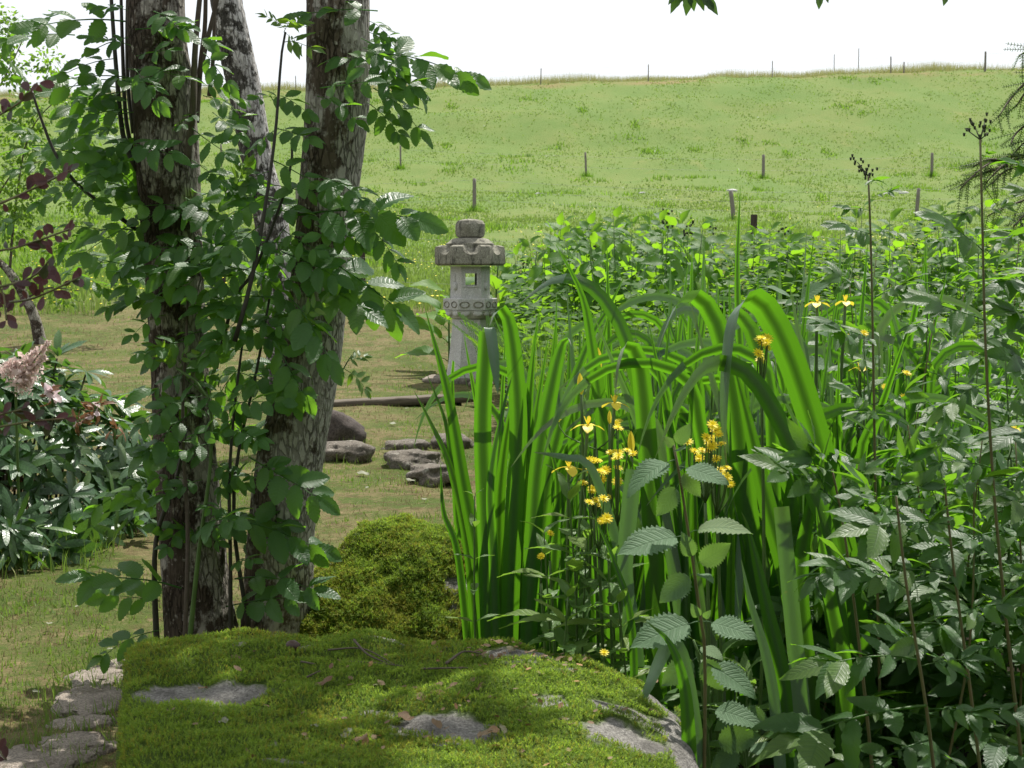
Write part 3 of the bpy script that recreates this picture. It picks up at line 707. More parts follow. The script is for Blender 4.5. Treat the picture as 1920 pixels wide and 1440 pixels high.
# the big flat mossy slab
def slab():
    out = [(-.40, 1.30), (-.455, 1.6), (-.503, 1.775), (-.55, 1.95), (-.588, 2.087), (-.615, 2.22), (-.645, 2.37), (-.60, 2.415), (-.45, 2.42), (-.235, 2.405), (.035, 2.375), (.15, 2.34), (.22, 2.32), (.272, 2.27), (.285, 2.1), (.265, 1.9), (.235, 1.75), (.2, 1.6), (.08, 1.36), (-.15, 1.28)]
    cx, cy = -.19, 1.9
    pts = catmull([(x, y, 0) for x, y in out + [out[0]]], 220)[:-1]
    ring = np.array([(p.x, p.y) for p in pts]); nk = len(ring)
    k = np.arange(nk); rr_ = 1 + .035 * vnoise(k * .13, 3.3) + .02 * vnoise(k * .45, 8.1)
    ss = np.concatenate([np.linspace(.02, .92, 62), np.linspace(.93, 1, 10)])
    c = np.array([cx, cy]); V, mk = [], []
    def ztop(x, y):
        z = .395 - 1.15 * np.maximum(0, x) ** 2 + .016 * fbm(x * 4, y * 4, 1.) + .014 * fbm(x * 12, y * 12, 2.) + .008 * fbm(x * 38, y * 38, 6.)
        return z + .008 * sstep(-.2, -.6, x) * sstep(2.1, 2.3, y)
    for s in ss:
        p = c + (ring - c) * s * (1 if s < .9 else rr_[:, None] ** ((s - .9) / .1))
        q = max(0, (s - .93) / .07); V.append(np.column_stack([p, ztop(p[:, 0], p[:, 1]) - .028 * (1 - np.sqrt(max(0, 1 - q * q)))]))
    zb = V[-1][:, 2]
    for j in range(1, 15):
        q = j / 14; grow_ = 1 + .0 * np.sin(q * 2.6) + .025 * fbm(k * .11, q * 3.0, 4.) * (q ** .5)
        p = c + (ring - c) * (rr_ * grow_)[:, None]
        V.append(np.column_stack([p, zb * (1 - q) - .05 * q]))
    nr = len(V); V = np.concatenate(V)
    i = np.arange(nr - 1)[:, None] * nk; j = np.arange(nk)[None]
    F = np.stack([i + j, i + (j + 1) % nk, i + nk + (j + 1) % nk, i + nk + j], -1).reshape(-1, 4)
    # bare patches where the stone shows: (x, y, half-length, half-width)
    def bare(x, y, z):
        d = np.full(len(x), 9.)
        for bx, by, a, b in ((-.475, 2.10, .10, .042), (-.44, 2.085, .06, .03), (-.10, 1.97, .07, .055), (-.06, 1.92, .06, .05), (-.013, 2.315, .055, .04), (.05, 2.33, .05, .03), (-.19, 2.385, .035, .025), (.19, 2.10, .07, .04), (.16, 1.98, .06, .05), (.24, 2.26, .035, .05), (.262, 2.05, .035, .2), (-.32, 1.79, .06, .018), (.06, 2.08, .03, .02), (-.2, 2.02, .03, .014), (.1, 2.28, .03, .015)):
            d = np.minimum(d, np.sqrt(((x - bx) / a) ** 2 + ((y - by) / b) ** 2))
        d = d + .75 * fbm(x * 20, y * 26, 5.) + .35 * fbm(x * 70, y * 70, 1.)
        side = sstep(.26, .10, z) * .0
        return d
    d = bare(V[:, 0], V[:, 1], V[:, 2])
    moss = np.clip((d - .85) * 4, 0, 1) * np.where(V[:, 2] < .2, .35, 1)
    rt = root('mossy_slab', (cx, cy, 0), 'big flat stone slab carpeted in bright green moss at the front', 'stone slab')
    off = np.array([cx, cy, 0])
    st = ob('stone', np_mesh('stone', V - off, F, M['granite'], attr={'moss': moss}), rt)
    T = np.concatenate([F[:, [0, 1, 2]], F[:, [0, 2, 3]]])
    P, N = sample_mesh(V, T, 150000)
    dd = bare(P[:, 0], P[:, 1], P[:, 2])
    keep = (dd > 1.0) & (P[:, 1] > 1.55) & (P[:, 2] > .27) & ((N[:, 2] > .35) | (fbm(P[:, 0] * 9, P[:, 1] * 9, P[:, 2] * 9) > 0))
    P, N = P[keep], N[keep]
    N *= np.sign(N[:, 2:3] + 1e-9) if False else 1
    cush = .6 + .9 * sstep(1.0, 1.5, dd[keep]) + .5 * fbm(P[:, 0] * 14, P[:, 1] * 14, 3.)
    P = P + np.column_stack([0 * cush, 0 * cush, .004 * cush + .012 * np.clip(fbm(P[:, 0] * 16, P[:, 1] * 16, 4.), -.3, .5)])
    dryp = np.clip(.12 + .9 * fbm(P[:, 0] * 7, P[:, 1] * 7, 9.), .05, .8)
    moss_shoots(P - off, N, .0068, .5, (M['moss'], M['moss_dry']), 'moss', rt, mask=dryp)
    return ztop
ZT = slab()

def boulder():
    P0 = Vector((-.30, 3.80, .0))
    rt = root('mossy_boulder', P0, 'rounded boulder thickly covered in yellow green moss behind the slab', 'boulder')
    me = rock_mesh('stone', .28, .30, .325, 13, M['granite'], 5, .16)
    V = np.empty(len(me.vertices) * 3, np.float32); me.vertices.foreach_get('co', V); V = V.reshape(-1, 3).astype(float)
    V[:, 2] = np.where(V[:, 2] > 0, V[:, 2], V[:, 2] * .3)
    V[:, 0] *= 1 + .12 * sstep(.2, 0, V[:, 2]); V[:, 0] += .02 * V[:, 2]; V[:, 1] = np.where(V[:, 1] < 0, V[:, 1] * 1.2, V[:, 1]) + .26 * np.maximum(V[:, 2], 0) - .03
    me.vertices.foreach_set('co', V.astype(np.float32).ravel())
    F = np.array([p.vertices[:] for p in me.polygons])
    d = fbm(V[:, 0] * 7 + 3, V[:, 1] * 7, V[:, 2] * 7)
    edge = sstep(.19, .27, np.abs(V[:, 0] + .01)) * .15 + sstep(.13, .02, V[:, 2]) * .25 + sstep(.26, .31, V[:, 2]) * sstep(.02, .1, V[:, 0]) * .35
    a = me.attributes.new('moss', 'FLOAT', 'POINT'); a.data.foreach_set('value', np.clip((d + .25 - edge) * 5, 0, 1).astype(np.float32))
    ob('stone', me, rt)
    P, N = sample_mesh(V, F, 110000)
    d = fbm(P[:, 0] * 7 + 3, P[:, 1] * 7, P[:, 2] * 7)
    edge = sstep(.19, .27, np.abs(P[:, 0] + .01)) * .15 + sstep(.13, .02, P[:, 2]) * .25 + sstep(.26, .31, P[:, 2]) * sstep(.02, .1, P[:, 0]) * .35
    k = (d + .28 - edge > .05) & (P[:, 2] > -.02)
    P, N = P[k], N[k]
    lump = fbm(P[:, 0] * 26, P[:, 1] * 26, P[:, 2] * 26, 3)
    P = P + N * (np.clip(lump, -.3, .6) * .018 + .004)[:, None]
    moss_shoots(P, N, .0095, .6, (M['moss'], M['moss_dry']), 'moss', rt, curly=1.1, mask=np.clip(.38 + 1.2 * fbm(P[:, 0] * 12, P[:, 1] * 12, P[:, 2] * 12), .1, .85))
boulder()

# ------------------------------------------------------------------ litter on the slab
DEAD = [leaf_mesh('fallen_leaf', M['dead'], 1, U(.45, .7), EL, .1, rows=8, teeth=.1, fold=U(-.5, .5), droop=U(-.3, .4), wave=.06, ph=i) for i in range(4)]
DEADG = [leaf_mesh('fallen_leaf', M['dead_green'], 1, U(.42, .6), EL, .1, rows=8, fold=U(-.4, .4), droop=U(-.2, .3), wave=.05, ph=i) for i in range(3)]
def on_slab(px, py):
    lo, hi = 1.3, 2.6
    for _ in range(30):
        mid = (lo + hi) / 2; p = at(px, py, mid)
        if p.z > float(ZT(np.array(p.x), np.array(p.y))): lo = mid
        else: hi = mid
    return at(px, py, lo)
ll = [(585, 1222, 34, 1, 'pale green curled leaf lying beside the brown nut'), (430, 1221, 30, 1, 'small green leaf on the moss near the slab back edge'), (452, 1247, 20, 0, 'reddish leaf scrap on the moss beneath the back edge'), (372, 1305, 22, 0, 'rust brown leaf on the bare stone strip'),
      (575, 1295, 26, 1, 'pale leaf lying on a dark wilted leaf'), (588, 1297, 34, 0, 'dark wilted leaf under a pale one on the moss'), (700, 1298, 30, 1, 'pale green leaf blade on the moss at mid slab'), (722, 1297, 20, 0, 'upright brown leaf scrap near mid slab'),
      (840, 1313, 30, 0, 'broad rust leaf above the dark bare patch'), (890, 1305, 22, 0, 'brown leaf scrap on the sunny moss'), (768, 1348, 34, 0, 'narrow dark brown leaf at the edge of the bare patch'), (800, 1325, 26, 0, 'brown leaf resting on the bare patch rim'),
      (945, 1212, 30, 0, 'rust leaf at the back edge rock outcrop'), (968, 1230, 22, 1, 'pale leaf among litter at the rock outcrop'), (1070, 1360, 24, 1, 'grey green leaf standing in moss towards the irises'), (1150, 1340, 28, 1, 'pale yellowed leaf near the slab end'),
      (425, 1356, 36, 1, 'grey bleached leaf on the front moss'), (595, 1370, 30, 1, 'buff leaf pair piece on the front moss'), (640, 1398, 34, 1, 'long pale leaf at the front edge'), (660, 1400, 30, 0, 'brown crumpled leaf at the front edge'), (505, 1418, 28, 1, 'olive leaf in the front moss'),
      (710, 1396, 26, 0, 'tan crumpled leaf beyond the front edge'), (900, 1385, 44, 0, 'long dark red brown leaf heap below the bare patch'), (940, 1388, 36, 0, 'mottled brown leaf below the bare patch'), (940, 1372, 28, 1, 'olive green leaf above the mottled brown one'), (990, 1255, 20, 0, 'brown crumb of leaf on the sunny ridge')]
for px, py, s, g, lb in ll:
    p = on_slab(px, py); p.z += .010
    a = U(0, 6.28)
    o = put('fallen_leaf', random.choice(DEADG if g else DEAD), None, p, (math.cos(a), math.sin(a) * .9, U(.0, .3)), (U(-.4, .4), -.35, 1), s / FPX * p.y * 1.1)
    tag(o, lb, 'leaf', 'fallen leaves on the mossy slab')
lt = []
for _ in range(260):
    x, y = random.gauss(-.1, .26), random.gauss(2.02, .2)
    if R() < .35: x, y = random.gauss(.02, .06), random.gauss(2.28, .04)
    if not (-.55 < x < .24 and 1.7 < y < 2.36): continue
    mm = frame((U(-1, 1), U(-1, 1), U(-.2, .3)), (U(-.5, .5), U(-.6, .3), 1)).to_4x4() @ Matrix.Scale(U(.006, .016), 4); mm.translation = Vector((x, y, float(ZT(np.array(x), np.array(y))) + U(.008, .014))); lt.append(mm)
mb_ = MB(); leaf(mb_, 1, .6, EL, rows=4, fold=.3, droop=-.2, cols=2); v, f, u = inst(*mb_.arrays(), lt)
tag(ob('leaf_litter', np_mesh('leaf_litter', v, f, M['dead'], uv=u)), 'brown leaf crumbs and bud scales scattered on the mossy slab', None, None, 'stuff')
def twig(pts, r, label):
    P = [on_slab(px, py) + Vector((0, 0, .012 + dz)) for px, py, dz in pts]
    mb = MB(); tube(mb, [p - P[0] for p in P], r, r * .5, 6, n=10)
    o = ob('twig', mb.mesh('twig', M['twig'])); o.location = P[0]; tag(o, label, 'twig', 'dry twigs on the mossy slab')
twig([(615, 1232, 0), (680, 1234, .004), (740, 1260, .0)], .0017, 'long thin dark twig lying across the moss at mid slab')
twig([(664, 1222, .008), (690, 1245, .004), (728, 1258, 0)], .0022, 'forked dry twig crossing the long thin twig')
twig([(655, 1254, 0), (700, 1260, .003), (760, 1263, 0)], .0018, 'straight twig below the forked dry twig')
twig([(836, 1258, 0), (870, 1244, .008), (905, 1242, .002)], .0026, 'curved brown twig arching on the sunny moss')
twig([(790, 1268, 0), (840, 1270, .003), (885, 1266, 0)], .0018, 'light straight twig under the curved brown one')
twig([(565, 1254, 0), (590, 1262, .003)], .0018, 'short dark twig near the brown nut')
twig([(575, 1284, 0), (600, 1275, .003)], .002, 'short stub of twig in front of the nut')
p = on_slab(549, 1229); o = ob('nut', rock_mesh('nut', .013, .011, .010, 77, M['nut'], 3, .12)); o.location = p + Vector((0, 0, .016)); tag(o, 'dark brown ribbed nut resting on the moss', 'nut')

# ------------------------------------------------------------------ stone lantern
def lantern():
    Yd = 13.0; base = gp(882, 716); X0 = base.x; Yd = base.y; s = Yd / FPX
    rt = root('stone_lantern', base, 'pale grey hexagonal stone garden lantern with a dark weathered mushroom roof', 'lantern')
    zz = lambda py: at(882, py, Yd).z - base.z
    A0 = math.radians(5)
    def hexr(th, Rr):                       # distance to the hexagon's side, flats towards the viewer
        q = (th - A0 + math.pi / 2 + math.pi / 6) % (math.pi / 3) - math.pi / 6
        return Rr * math.cos(math.pi / 6) / math.cos(q)
    def rev(name, rows, m, nseg=72, hexa=1., mod=None, smooth=True, rnd=.004):
        """rows: (radius, z); hexa 1 = hexagon, 0 = round"""
        V, F = [], []
        for i, (r, z) in enumerate(rows):
            for j in range(nseg):
                th = 2 * math.pi * j / nseg
                rad = r * (1 - hexa) + hexr(th, r) * hexa
                z2 = z
                if mod: rad, z2 = mod(i, th, rad, z)
                nn = 1 + rnd * 4 * noise.noise(Vector((math.cos(th) * 3, math.sin(th) * 3, z * 8)))
                V.append((math.cos(th) * rad * nn, math.sin(th) * rad * nn, z2))
        for i in range(len(rows) - 1):
            for j in range(nseg): F.append((i * nseg + j, i * nseg + (j + 1) % nseg, (i + 1) * nseg + (j + 1) % nseg, (i + 1) * nseg + j))
        F.append(tuple(range((len(rows) - 1) * nseg, len(rows) * nseg))); F.append(tuple(reversed(range(nseg))))
        mb = MB().add(V, F); me = mb.mesh(name, m, smooth)
        try: me.set_sharp_from_angle(angle=math.radians(32))
        except Exception: pass
        return ob(name, me, rt)
    # plinth
    rev('plinth', [(.30, -.1), (.31, zz(716)), (.30, zz(709)), (.26, zz(706)), (.1, zz(705.8))], M['rock'], rnd=.02)
    zt, zb = zz(598), zz(707)
    rows = []
    for i in range(13):
        q = i / 12; rows.append((.164 + .062 * (1 - q) ** 1.5, zb + (zt - zb) * q))
    rows += [(.10, zt + .002)]
    rev('pillar', rows, M['lantern'])
    # lotus ring under the platform
    z0, z1 = zz(597), zz(581)
    rev('lotus_ring', [(.165, z0), (.185, z0 + .006), (.20, z0 + .025), (.225, z0 + .055), (.238, z1 - .006), (.238, z1)], M['lantern'],
        mod=lambda i, th, r, z: (r * (1 + (.045 * abs(math.sin((th - A0) * 6)) ** .5 - .02) * (1 if 0 < i < 5 else 0)), z))
    pr_ = MB()
    def boss(mb, th, rad, z, sx, sz, dp, n=10, ring=False):
        c = Vector((math.cos(th) * rad, math.sin(th) * rad, z)); t = Vector((-math.sin(th), math.cos(th), 0)); o_ = Vector((math.cos(th), math.sin(th), 0))
        V, F = [], []
        prof_ = [(1, 0), (.95, .6), (.75, .9), (.4, 1.), (.05, 1.)] if not ring else [(1.15, 0), (1.05, .9), (.9, 1.), (.78, .5), (.72, .0)]
        for k, h in prof_:
            for j in range(n):
                a = 2 * math.pi * j / n; V.append(c + t * (math.cos(a) * sx * k) + Vector((0, 0, math.sin(a) * sz * k)) + o_ * (h * dp))
        for i in range(len(prof_) - 1):
            for j in range(n): F.append((i * n + j, i * n + (j + 1) % n, (i + 1) * n + (j + 1) % n, (i + 1) * n + j))
        if not ring: F.append(tuple(range((len(prof_) - 1) * n, len(prof_) * n)))
        mb.add(V, F)
    def side_pts(Rr, z, offs):              # points along each face of the hexagon
        for f in range(6):
            th = A0 - math.pi / 2 + f * math.pi / 3; ap = Rr * math.cos(math.pi / 6)
            for o_ in offs: yield th, ap, o_, z
    def boss_at(mb, th, ap, o_, z, sx, sz, dp, **k):
        c = Vector((math.cos(th), math.sin(th), 0)) * ap + Vector((-math.sin(th), math.cos(th), 0)) * o_
        b2 = MB(); boss(b2, th, 0, z, sx, sz, dp, **k)
        mb.add([Vector(v) + c for v in b2.v], b2.f)
    for th, ap, o_, z in side_pts(.222, (z0 + z1) / 2 + .012, (-.058, .058)):
        b = MB(); boss_at(b, th, ap - .006, o_, z, .046, .03, .022, n=14); ob('lotus_petal', b.mesh('lotus_petal', M['lantern']), rt)
    # platform with carved scroll rings
    z2 = zz(559)
    rev('platform', [(.238, z1 + .002), (.246, z1 + .006), (.248, z2 - .008), (.242, z2), (.1, z2 + .001)], M['lantern'])
    for th, ap, o_, z in side_pts(.248, (z1 + z2) / 2 - .002, (-.062, .062)):
        b = MB(); boss_at(b, th, ap - .004, o_, z, .044, .028, .010, n=14, ring=True); ob('carved_ring', b.mesh('carved_ring', M['lantern_top']), rt)
    # fire box: six walls, windows through front and back
    z3 = zz(499); Rb = .182; ap = Rb * math.cos(math.pi / 6); hw = Rb / 2; tk = .035
    def box_on(mb, th, x0, x1, za, zb_, d0, d1):
        t = Vector((-math.sin(th), math.cos(th), 0)); o_ = Vector((math.cos(th), math.sin(th), 0)); V = []
        for d in (d0, d1):
            k = d / ap if x1 - x0 > hw * 1.9 else 1
            for x, z in ((x0, za), (x1, za), (x1, zb_), (x0, zb_)):
                xx = x * (d / ap) if abs(abs(x) - hw) < 1e-6 else x
                V.append(o_ * d + t * xx + Vector((0, 0, z)))
        mb.add(V, [(0, 1, 2, 3), (7, 6, 5, 4), (0, 4, 5, 1), (1, 5, 6, 2), (2, 6, 7, 3), (3, 7, 4, 0)])
    wz0, wz1, ww = zz(534.5), zz(512.5), .052
    for f in range(6):
        th = A0 - math.pi / 2 + f * math.pi / 3; mb = MB()
        if f in (0, 3):
            box_on(mb, th, -hw, -ww, z2, z3, ap - tk, ap); box_on(mb, th, ww, hw, z2, z3, ap - tk, ap)
            box_on(mb, th, -ww, ww, z2, wz0, ap - tk, ap); box_on(mb, th, -ww, ww, wz1, z3, ap - tk, ap)
        else: box_on(mb, th, -hw, hw, z2, z3, ap - tk, ap)
        o = ob('fire_box_wall', mb.mesh('fire_box_wall', M['lantern'], False), rt)
        b = MB()
        if f in (0, 3):
            e = .016
            for x0, x1, a, c in ((-ww - e, -ww, wz0 - .0, wz1 + e), (ww, ww + e, wz0, wz1 + e), (-ww, ww, wz1, wz1 + e), (-ww - e, ww + e, wz0 - e, wz0)):
                box_on(b, th, x0, x1, a, c, ap + .0005, ap + .008)
            ob('window_frame', b.mesh('window_frame', M['lantern'], False), o)
        else:
            zc = (z2 + z3) / 2
            boss_at(b, th, ap - .004, 0, zc - .035, .034, .040, .024, n=14); boss_at(b, th, ap - .004, -.012, zc + .035, .016, .045, .014, n=12)
            ob('carved_gourd', b.mesh('carved_gourd', M['lantern']), o)
    # roof with scooped edge, dome and cap
    zr0, zr1 = zz(498), zz(461)
    def roofmod(i, th, r, z):
        q = (th - A0 + math.pi / 2 + math.pi / 6) % (math.pi / 3) - math.pi / 6        # 0 at the middle of a face
        sc_ = max(0., 1 - (abs(q) / .30) ** 2)
        if i in (3, 4): return r * (1 - .05 * sc_ * (i == 4)), z - .055 * sc_ ** .6 * (1 if i == 4 else .85)
        if i == 5: return r * (1 - .04 * sc_), z - .035 * sc_
        return r, z
    rev('roof', [(.20, zr0 + .006), (.30, zr0), (.325, zr0 + .018), (.322, zr1 - .035), (.312, zr1 - .008), (.27, zr1 + .004), (.225, zr1 + .006), (.1, zr1 + .007)], M['lantern_top'], 144, 1., roofmod, rnd=.006)
    d0, d1 = zr1 - .03, zz(446)
    rev('dome', [(.225, d0), (.222, d0 + .05), (.205, d1 - .045), (.17, d1 - .012), (.12, d1), (.05, d1 + .003)], M['lantern_top'], 48, .15, rnd=.006)
    f0, f1 = zz(446.5), zz(411)
    rev('cap', [(.09, f0), (.125, f0 + .012), (.135, f0 + .04), (.135, f1 - .045), (.115, f1 - .014), (.06, f1), (.02, f1 + .003)], M['lantern_top'], 40, .12, rnd=.01)
    for th, Rr, sd, lb in ((-2.6, .36, 41, 'small flat stone at the foot of the lantern'), (-1.3, .38, 42, 'pale lump of stone before the lantern foot')):
        rock('rock', base + Vector((math.cos(th) * Rr, math.sin(th) * Rr, .0)), (.13, .1, .07), sd, sd, M['flag'], lb)
lantern()

# ------------------------------------------------------------------ low wooden rail bench
def bench():
    a, b = at(560, 762, 10.6), at(905, 744, 10.7)
    rt = root('rail_bench', (a.x, a.y, G(a.x, a.y)), 'low weathered plank rail bench between the trunk and the irises', 'bench')
    b0 = world_loc(rt); d = (b - a); L = d.length; d.normalize()
    mb = MB(); V, F = [], []
    side = Vector((-d.y, d.x, 0)).normalized(); up = d.cross(side) * -1
    up = Vector((0, 0, 1))
    n = 24; wd, th = .09, .062; sec = [(-1, -.8), (-.85, -1), (.85, -1), (1, -.8), (1, .8), (.85, 1), (-.85, 1), (-1, .8)]
    for i in range(n + 1):
        p = a + d * (L * i / n) - b0
        for k, (x, z) in enumerate(sec):
            j = .006 * noise.noise((i * .5, k, 3)); V.append(p + side * (x * (wd + j)) + up * (z * th / 2 + j))
    m = len(sec)
    for i in range(n):
        for k in range(m): F.append((i * m + k, i * m + (k + 1) % m, (i + 1) * m + (k + 1) % m, (i + 1) * m + k))
    F += [tuple(range(m)), tuple(range(n * m, n * m + m))]
    ob('plank', mb.add(V, F).mesh('plank', M['plank']), rt)
    for px, Yd in ((580, 10.35), (852, 10.8)):
        t = at(px, 752 if px > 700 else 764, Yd); g = G(t.x, t.y)
        lb = MB(); tube(lb, [(0, 0, -.05), (0, 0, .1), (0.004, 0, t.z - g - .032)], .062, .056, 8, n=4)
        o = ob('leg', lb.mesh('leg', M['wooddark']), rt); o.location = Vector((t.x, t.y, g)) - b0
bench()

# ------------------------------------------------------------------ the trees
def trunk_mesh(name, pts, m, base, sides=96, step=.008, ridge=.028, seed=0, top=None):
    """pts: world (centre, radius) from the ground up"""
    C = [p for p, r in pts]; RR = [r for p, r in pts]
    Ltot = sum((b - a).length for a, b in zip(C, C[1:])); n = int(Ltot / step)
    P = catmull(C, n)
    L = [0]
    for a, b in zip(C, C[1:]): L.append(L[-1] + (b - a).length)
    rr = np.interp(np.linspace(0, L[-1], n + 1), L, RR)
    P = np.array([tuple(p) for p in P])
    th = np.linspace(0, 2 * np.pi, sides, endpoint=False)
    ct, st = np.cos(th)[None], np.sin(th)[None]
    z = P[:, 2][:, None]; arc = th[None] * 1.0
    nz = np.abs(fbm(ct * 8.5 + seed, st * 8.5, z * 26, 3))            # vertical plates between fissures
    d = ridge * (.55 - 1.9 * np.clip(.30 - nz, 0, 1)) + .05 * fbm(ct * 1.3 + seed, st * 1.3, z * 2.2, 2) + .5 * ridge * fbm(ct * 16 + seed, st * 16, z * 22, 2)
    r = rr[:, None] * (1 + d)
    V = np.stack([P[:, 0][:, None] + ct * r, P[:, 1][:, None] + st * r, np.broadcast_to(z, r.shape)], -1).reshape(-1, 3) - np.array(base)
    i = np.arange(n)[:, None] * sides; j = np.arange(sides)[None]
    F = np.stack([i + j, i + (j + 1) % sides, i + sides + (j + 1) % sides, i + sides + j], -1).reshape(-1, 4)
    return np_mesh(name, V, F, m)
def px_trunk(rows, Yd, extra):
    out = []
    for py, px, wd in rows: out.append((at(px, py, Yd), wd / 2 / FPX * Yd))
    return out + extra
CROWN_LEAF = [pinnate(4, .32, .17, EL, .2, .3, 0, 3, 90 + i, cols=2, sides=0).arrays() for i in range(2)]
SIMPLE = []
for i in range(3):
    mb_ = MB(); leaf(mb_, 1, .62, OV, rows=4, fold=.3, droop=.25, cols=2); SIMPLE.append(mb_.arrays())
def rvec(k=1.): return Vector((random.gauss(0, k), random.gauss(0, k), random.gauss(0, k)))
def crown(name, parent, clumps, per, size, kind, m, spread=.35):
    """clumps: (centre world, radius); leaves hang in tufts through the clump volumes"""
    base = world_loc(parent); mats = []
    for c, r in clumps:
        for _ in range(int(per * (r / .5) ** 2)):
            d = rvec().normalized(); p = Vector(c) + d * r * (R() ** .45) - base
            dd = (d + rvec(.5) + Vector((0, 0, -.25))).normalized()
            mm = frame(dd, Vector((0, 0, 1)) + rvec(.45)).to_4x4() @ Matrix.Scale(size * U(.7, 1.25), 4); mm.translation = p
            mats.append(mm)
    k = len(kind); Vs, Fs, Us, off = [], [], [], 0
    for i in range(k):
        v, f, u = inst(*kind[i], mats[i::k]); Vs.append(v); Fs.append(f + off); Us.append(u); off += len(v)
    return ob(name, np_mesh(name, np.concatenate(Vs), np.concatenate(Fs), m, uv=np.concatenate(Us)), parent)
def limbs(parent, start, ends, r0, m, name='limb'):
    base = world_loc(parent)
    for e in ends:
        e = Vector(e); mb = MB(); mid = start.lerp(e, .5) + Vector((U(-.15, .15), U(-.15, .15), .25 * (e - start).length * .4))
        P = catmull([start - base, mid - base, e - base], 10); tube(mb, P, r0, r0 * .25, 8)
        for _ in range(3):
            q = P[random.randint(4, 9)]; tube(mb, [q, q + rvec(.12) + Vector((0, 0, .1)), q + rvec(.35)], r0 * .3, r0 * .08, 5)
        ob(name, mb.mesh(name, m), parent)

# --- the two grey trunks in front
YT = 3.6
left_rows = [(1275, 385, 165), (1190, 378, 140), (1100, 367, 126), (900, 350, 118), (700, 338, 106), (500, 326, 106), (300, 313, 117), (150, 303, 112), (0, 292, 104)]
tl = at(385, 1275, YT); tl.z = 0
treeL = root('ash_tree', tl, 'dark lichened trunk with leafy shoots sprouting up its whole height', 'tree')
topL = at(292, 0, YT)
treeL_pts = px_trunk(left_rows, YT, [(topL + Vector((-.02, .1, .8)), .062), (topL + Vector((0, .2, 1.8)), .052), (topL + Vector((.1, .25, 3.0)), .04), (topL + Vector((.1, .3, 4.4)), .02)])
treeL_pts[0] = (Vector((treeL_pts[0][0].x, YT, -.08)), treeL_pts[0][1])
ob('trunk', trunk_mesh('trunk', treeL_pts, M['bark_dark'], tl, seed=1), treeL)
right_rows = [(1275, 516, 160), (1190, 519, 136), (1000, 527, 126), (850, 546, 128), (700, 578, 112), (550, 597, 106), (400, 612, 106), (200, 632, 116), (0, 634, 114)]
tr_ = at(516, 1275, YT + .05); tr_.z = 0
treeR = root('ash_tree', tr_, 'leaning grey trunk with pale lichen and fewer shoots beside the mossy boulder', 'tree')
topR = at(634, 0, YT + .05)
treeR_pts = px_trunk(right_rows, YT + .05, [(topR + Vector((.0, .05, .8)), .068), (topR + Vector((.05, .15, 1.8)), .056), (topR + Vector((.1, .3, 3.0)), .04), (topR + Vector((.2, .4, 4.4)), .02)])
treeR_pts[0] = (Vector((treeR_pts[0][0].x, YT + .05, -.08)), treeR_pts[0][1])
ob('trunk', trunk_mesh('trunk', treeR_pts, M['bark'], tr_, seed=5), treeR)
# crowns, above the picture: they give the dappled shade
def tree_crown(tree, top, clumps, per, size, kind, m, bark, r0=.035):
    limbs(tree, top, [c for c, r in clumps], r0, bark)
    return crown('crown', tree, clumps, per, size, kind, m)
tree_crown(treeL, topL + Vector((0, .15, 1.2)), [((-1.0, 3.3, 3.3), .45), ((-.2, 3.4, 3.9), .5), ((-1.6, 3.9, 4.3), .6), ((-.7, 3.4, 4.6), .6), ((-1.8, 5.2, 4.9), .6), ((-.9, 3.8, 5.5), .7)], 60, .3, CROWN_LEAF, M['crown'], M['bark_dark'])
tree_crown(treeR, topR + Vector((0, .1, 1.2)), [((.2, 3.9, 3.6), .42), ((.26, 3.8, 4.3), .38), ((-.1, 3.6, 4.4), .5), ((.38, 3.4, 4.6), .40), ((.1, 3.9, 5.4), .55)], 75, .3, CROWN_LEAF, M['crown'], M['bark'])

# --- shoots and leaves of the two trunks
def stem_part(parent, pts, r0, r1, m, name='shoot', n=14, sides=7):
    P = [Vector(p) for p in pts]; b = world_loc(parent)
    mb = MB(); tube(mb, [p - b for p in P], r0, r1, sides, n=n); return ob(name, mb.mesh(name, m), parent)
def px_stem(parent, pix, Yd, r0, r1, m, name='shoot'):
    return stem_part(parent, [at(x, y, (Yd if len(q) == 0 else Yd + q[0])) for x, y, *q in pix], r0, r1, m, name)
px_stem(treeL, [(440, 640), (470, 530), (495, 400), (516, 250), (527, 110), (535, 60)], YT - .22, .0062, .0028, M['stem_dark'])
px_stem(treeL, [(405, 690, .2), (440, 560), (480, 500), (540, 340), (548, 260)], YT - .15, .0055, .003, M['stem_dark'])
px_stem(treeL, [(255, 430, .1), (150, 350, 0), (105, 290), (78, 225), (58, 165)], YT - .1, .006, .003, M['stem_dark'])
px_stem(treeL, [(258, 320), (232, 260), (218, 130), (206, -40)], YT - .03, .007, .0045, M['stem_dark'])
px_stem(treeL, [(252, 300), (236, 220), (230, 100), (226, -40)], YT, .006, .004, M['stem_dark'])
px_stem(treeL, [(250, 250), (240, 160), (238, 60), (240, -40)], YT + .05, .006, .004, M['stem_dark'])
px_stem(treeL, [(350, 305, -.05), (362, 200, -.05), (366, 90), (378, -40)], YT - .02, .010, .006, M['twig'])
px_stem(treeL, [(368, 230), (376, 120), (384, 50), (386, -40)], YT + .05, .008, .005, M['twig'])
px_stem(treeL, [(372, 150), (385, 90), (402, 20), (416, -40)], YT + .03, .007, .005, M['twig'])
px_stem(treeL, [(392, 180), (400, 100), (403, -40)], YT + .12, .006, .004, M['twig'])
px_stem(treeL, [(296, 1240), (291, 1140), (290, 1040), (300, 980), (330, 900), (350, 800)], YT - .12, .0085, .004, M['stem_dark'])
px_stem(treeL, [(345, 1240), (352, 1000), (342, 800), (350, 620), (352, 545)], YT - .16, .0065, .003, M['twig'])
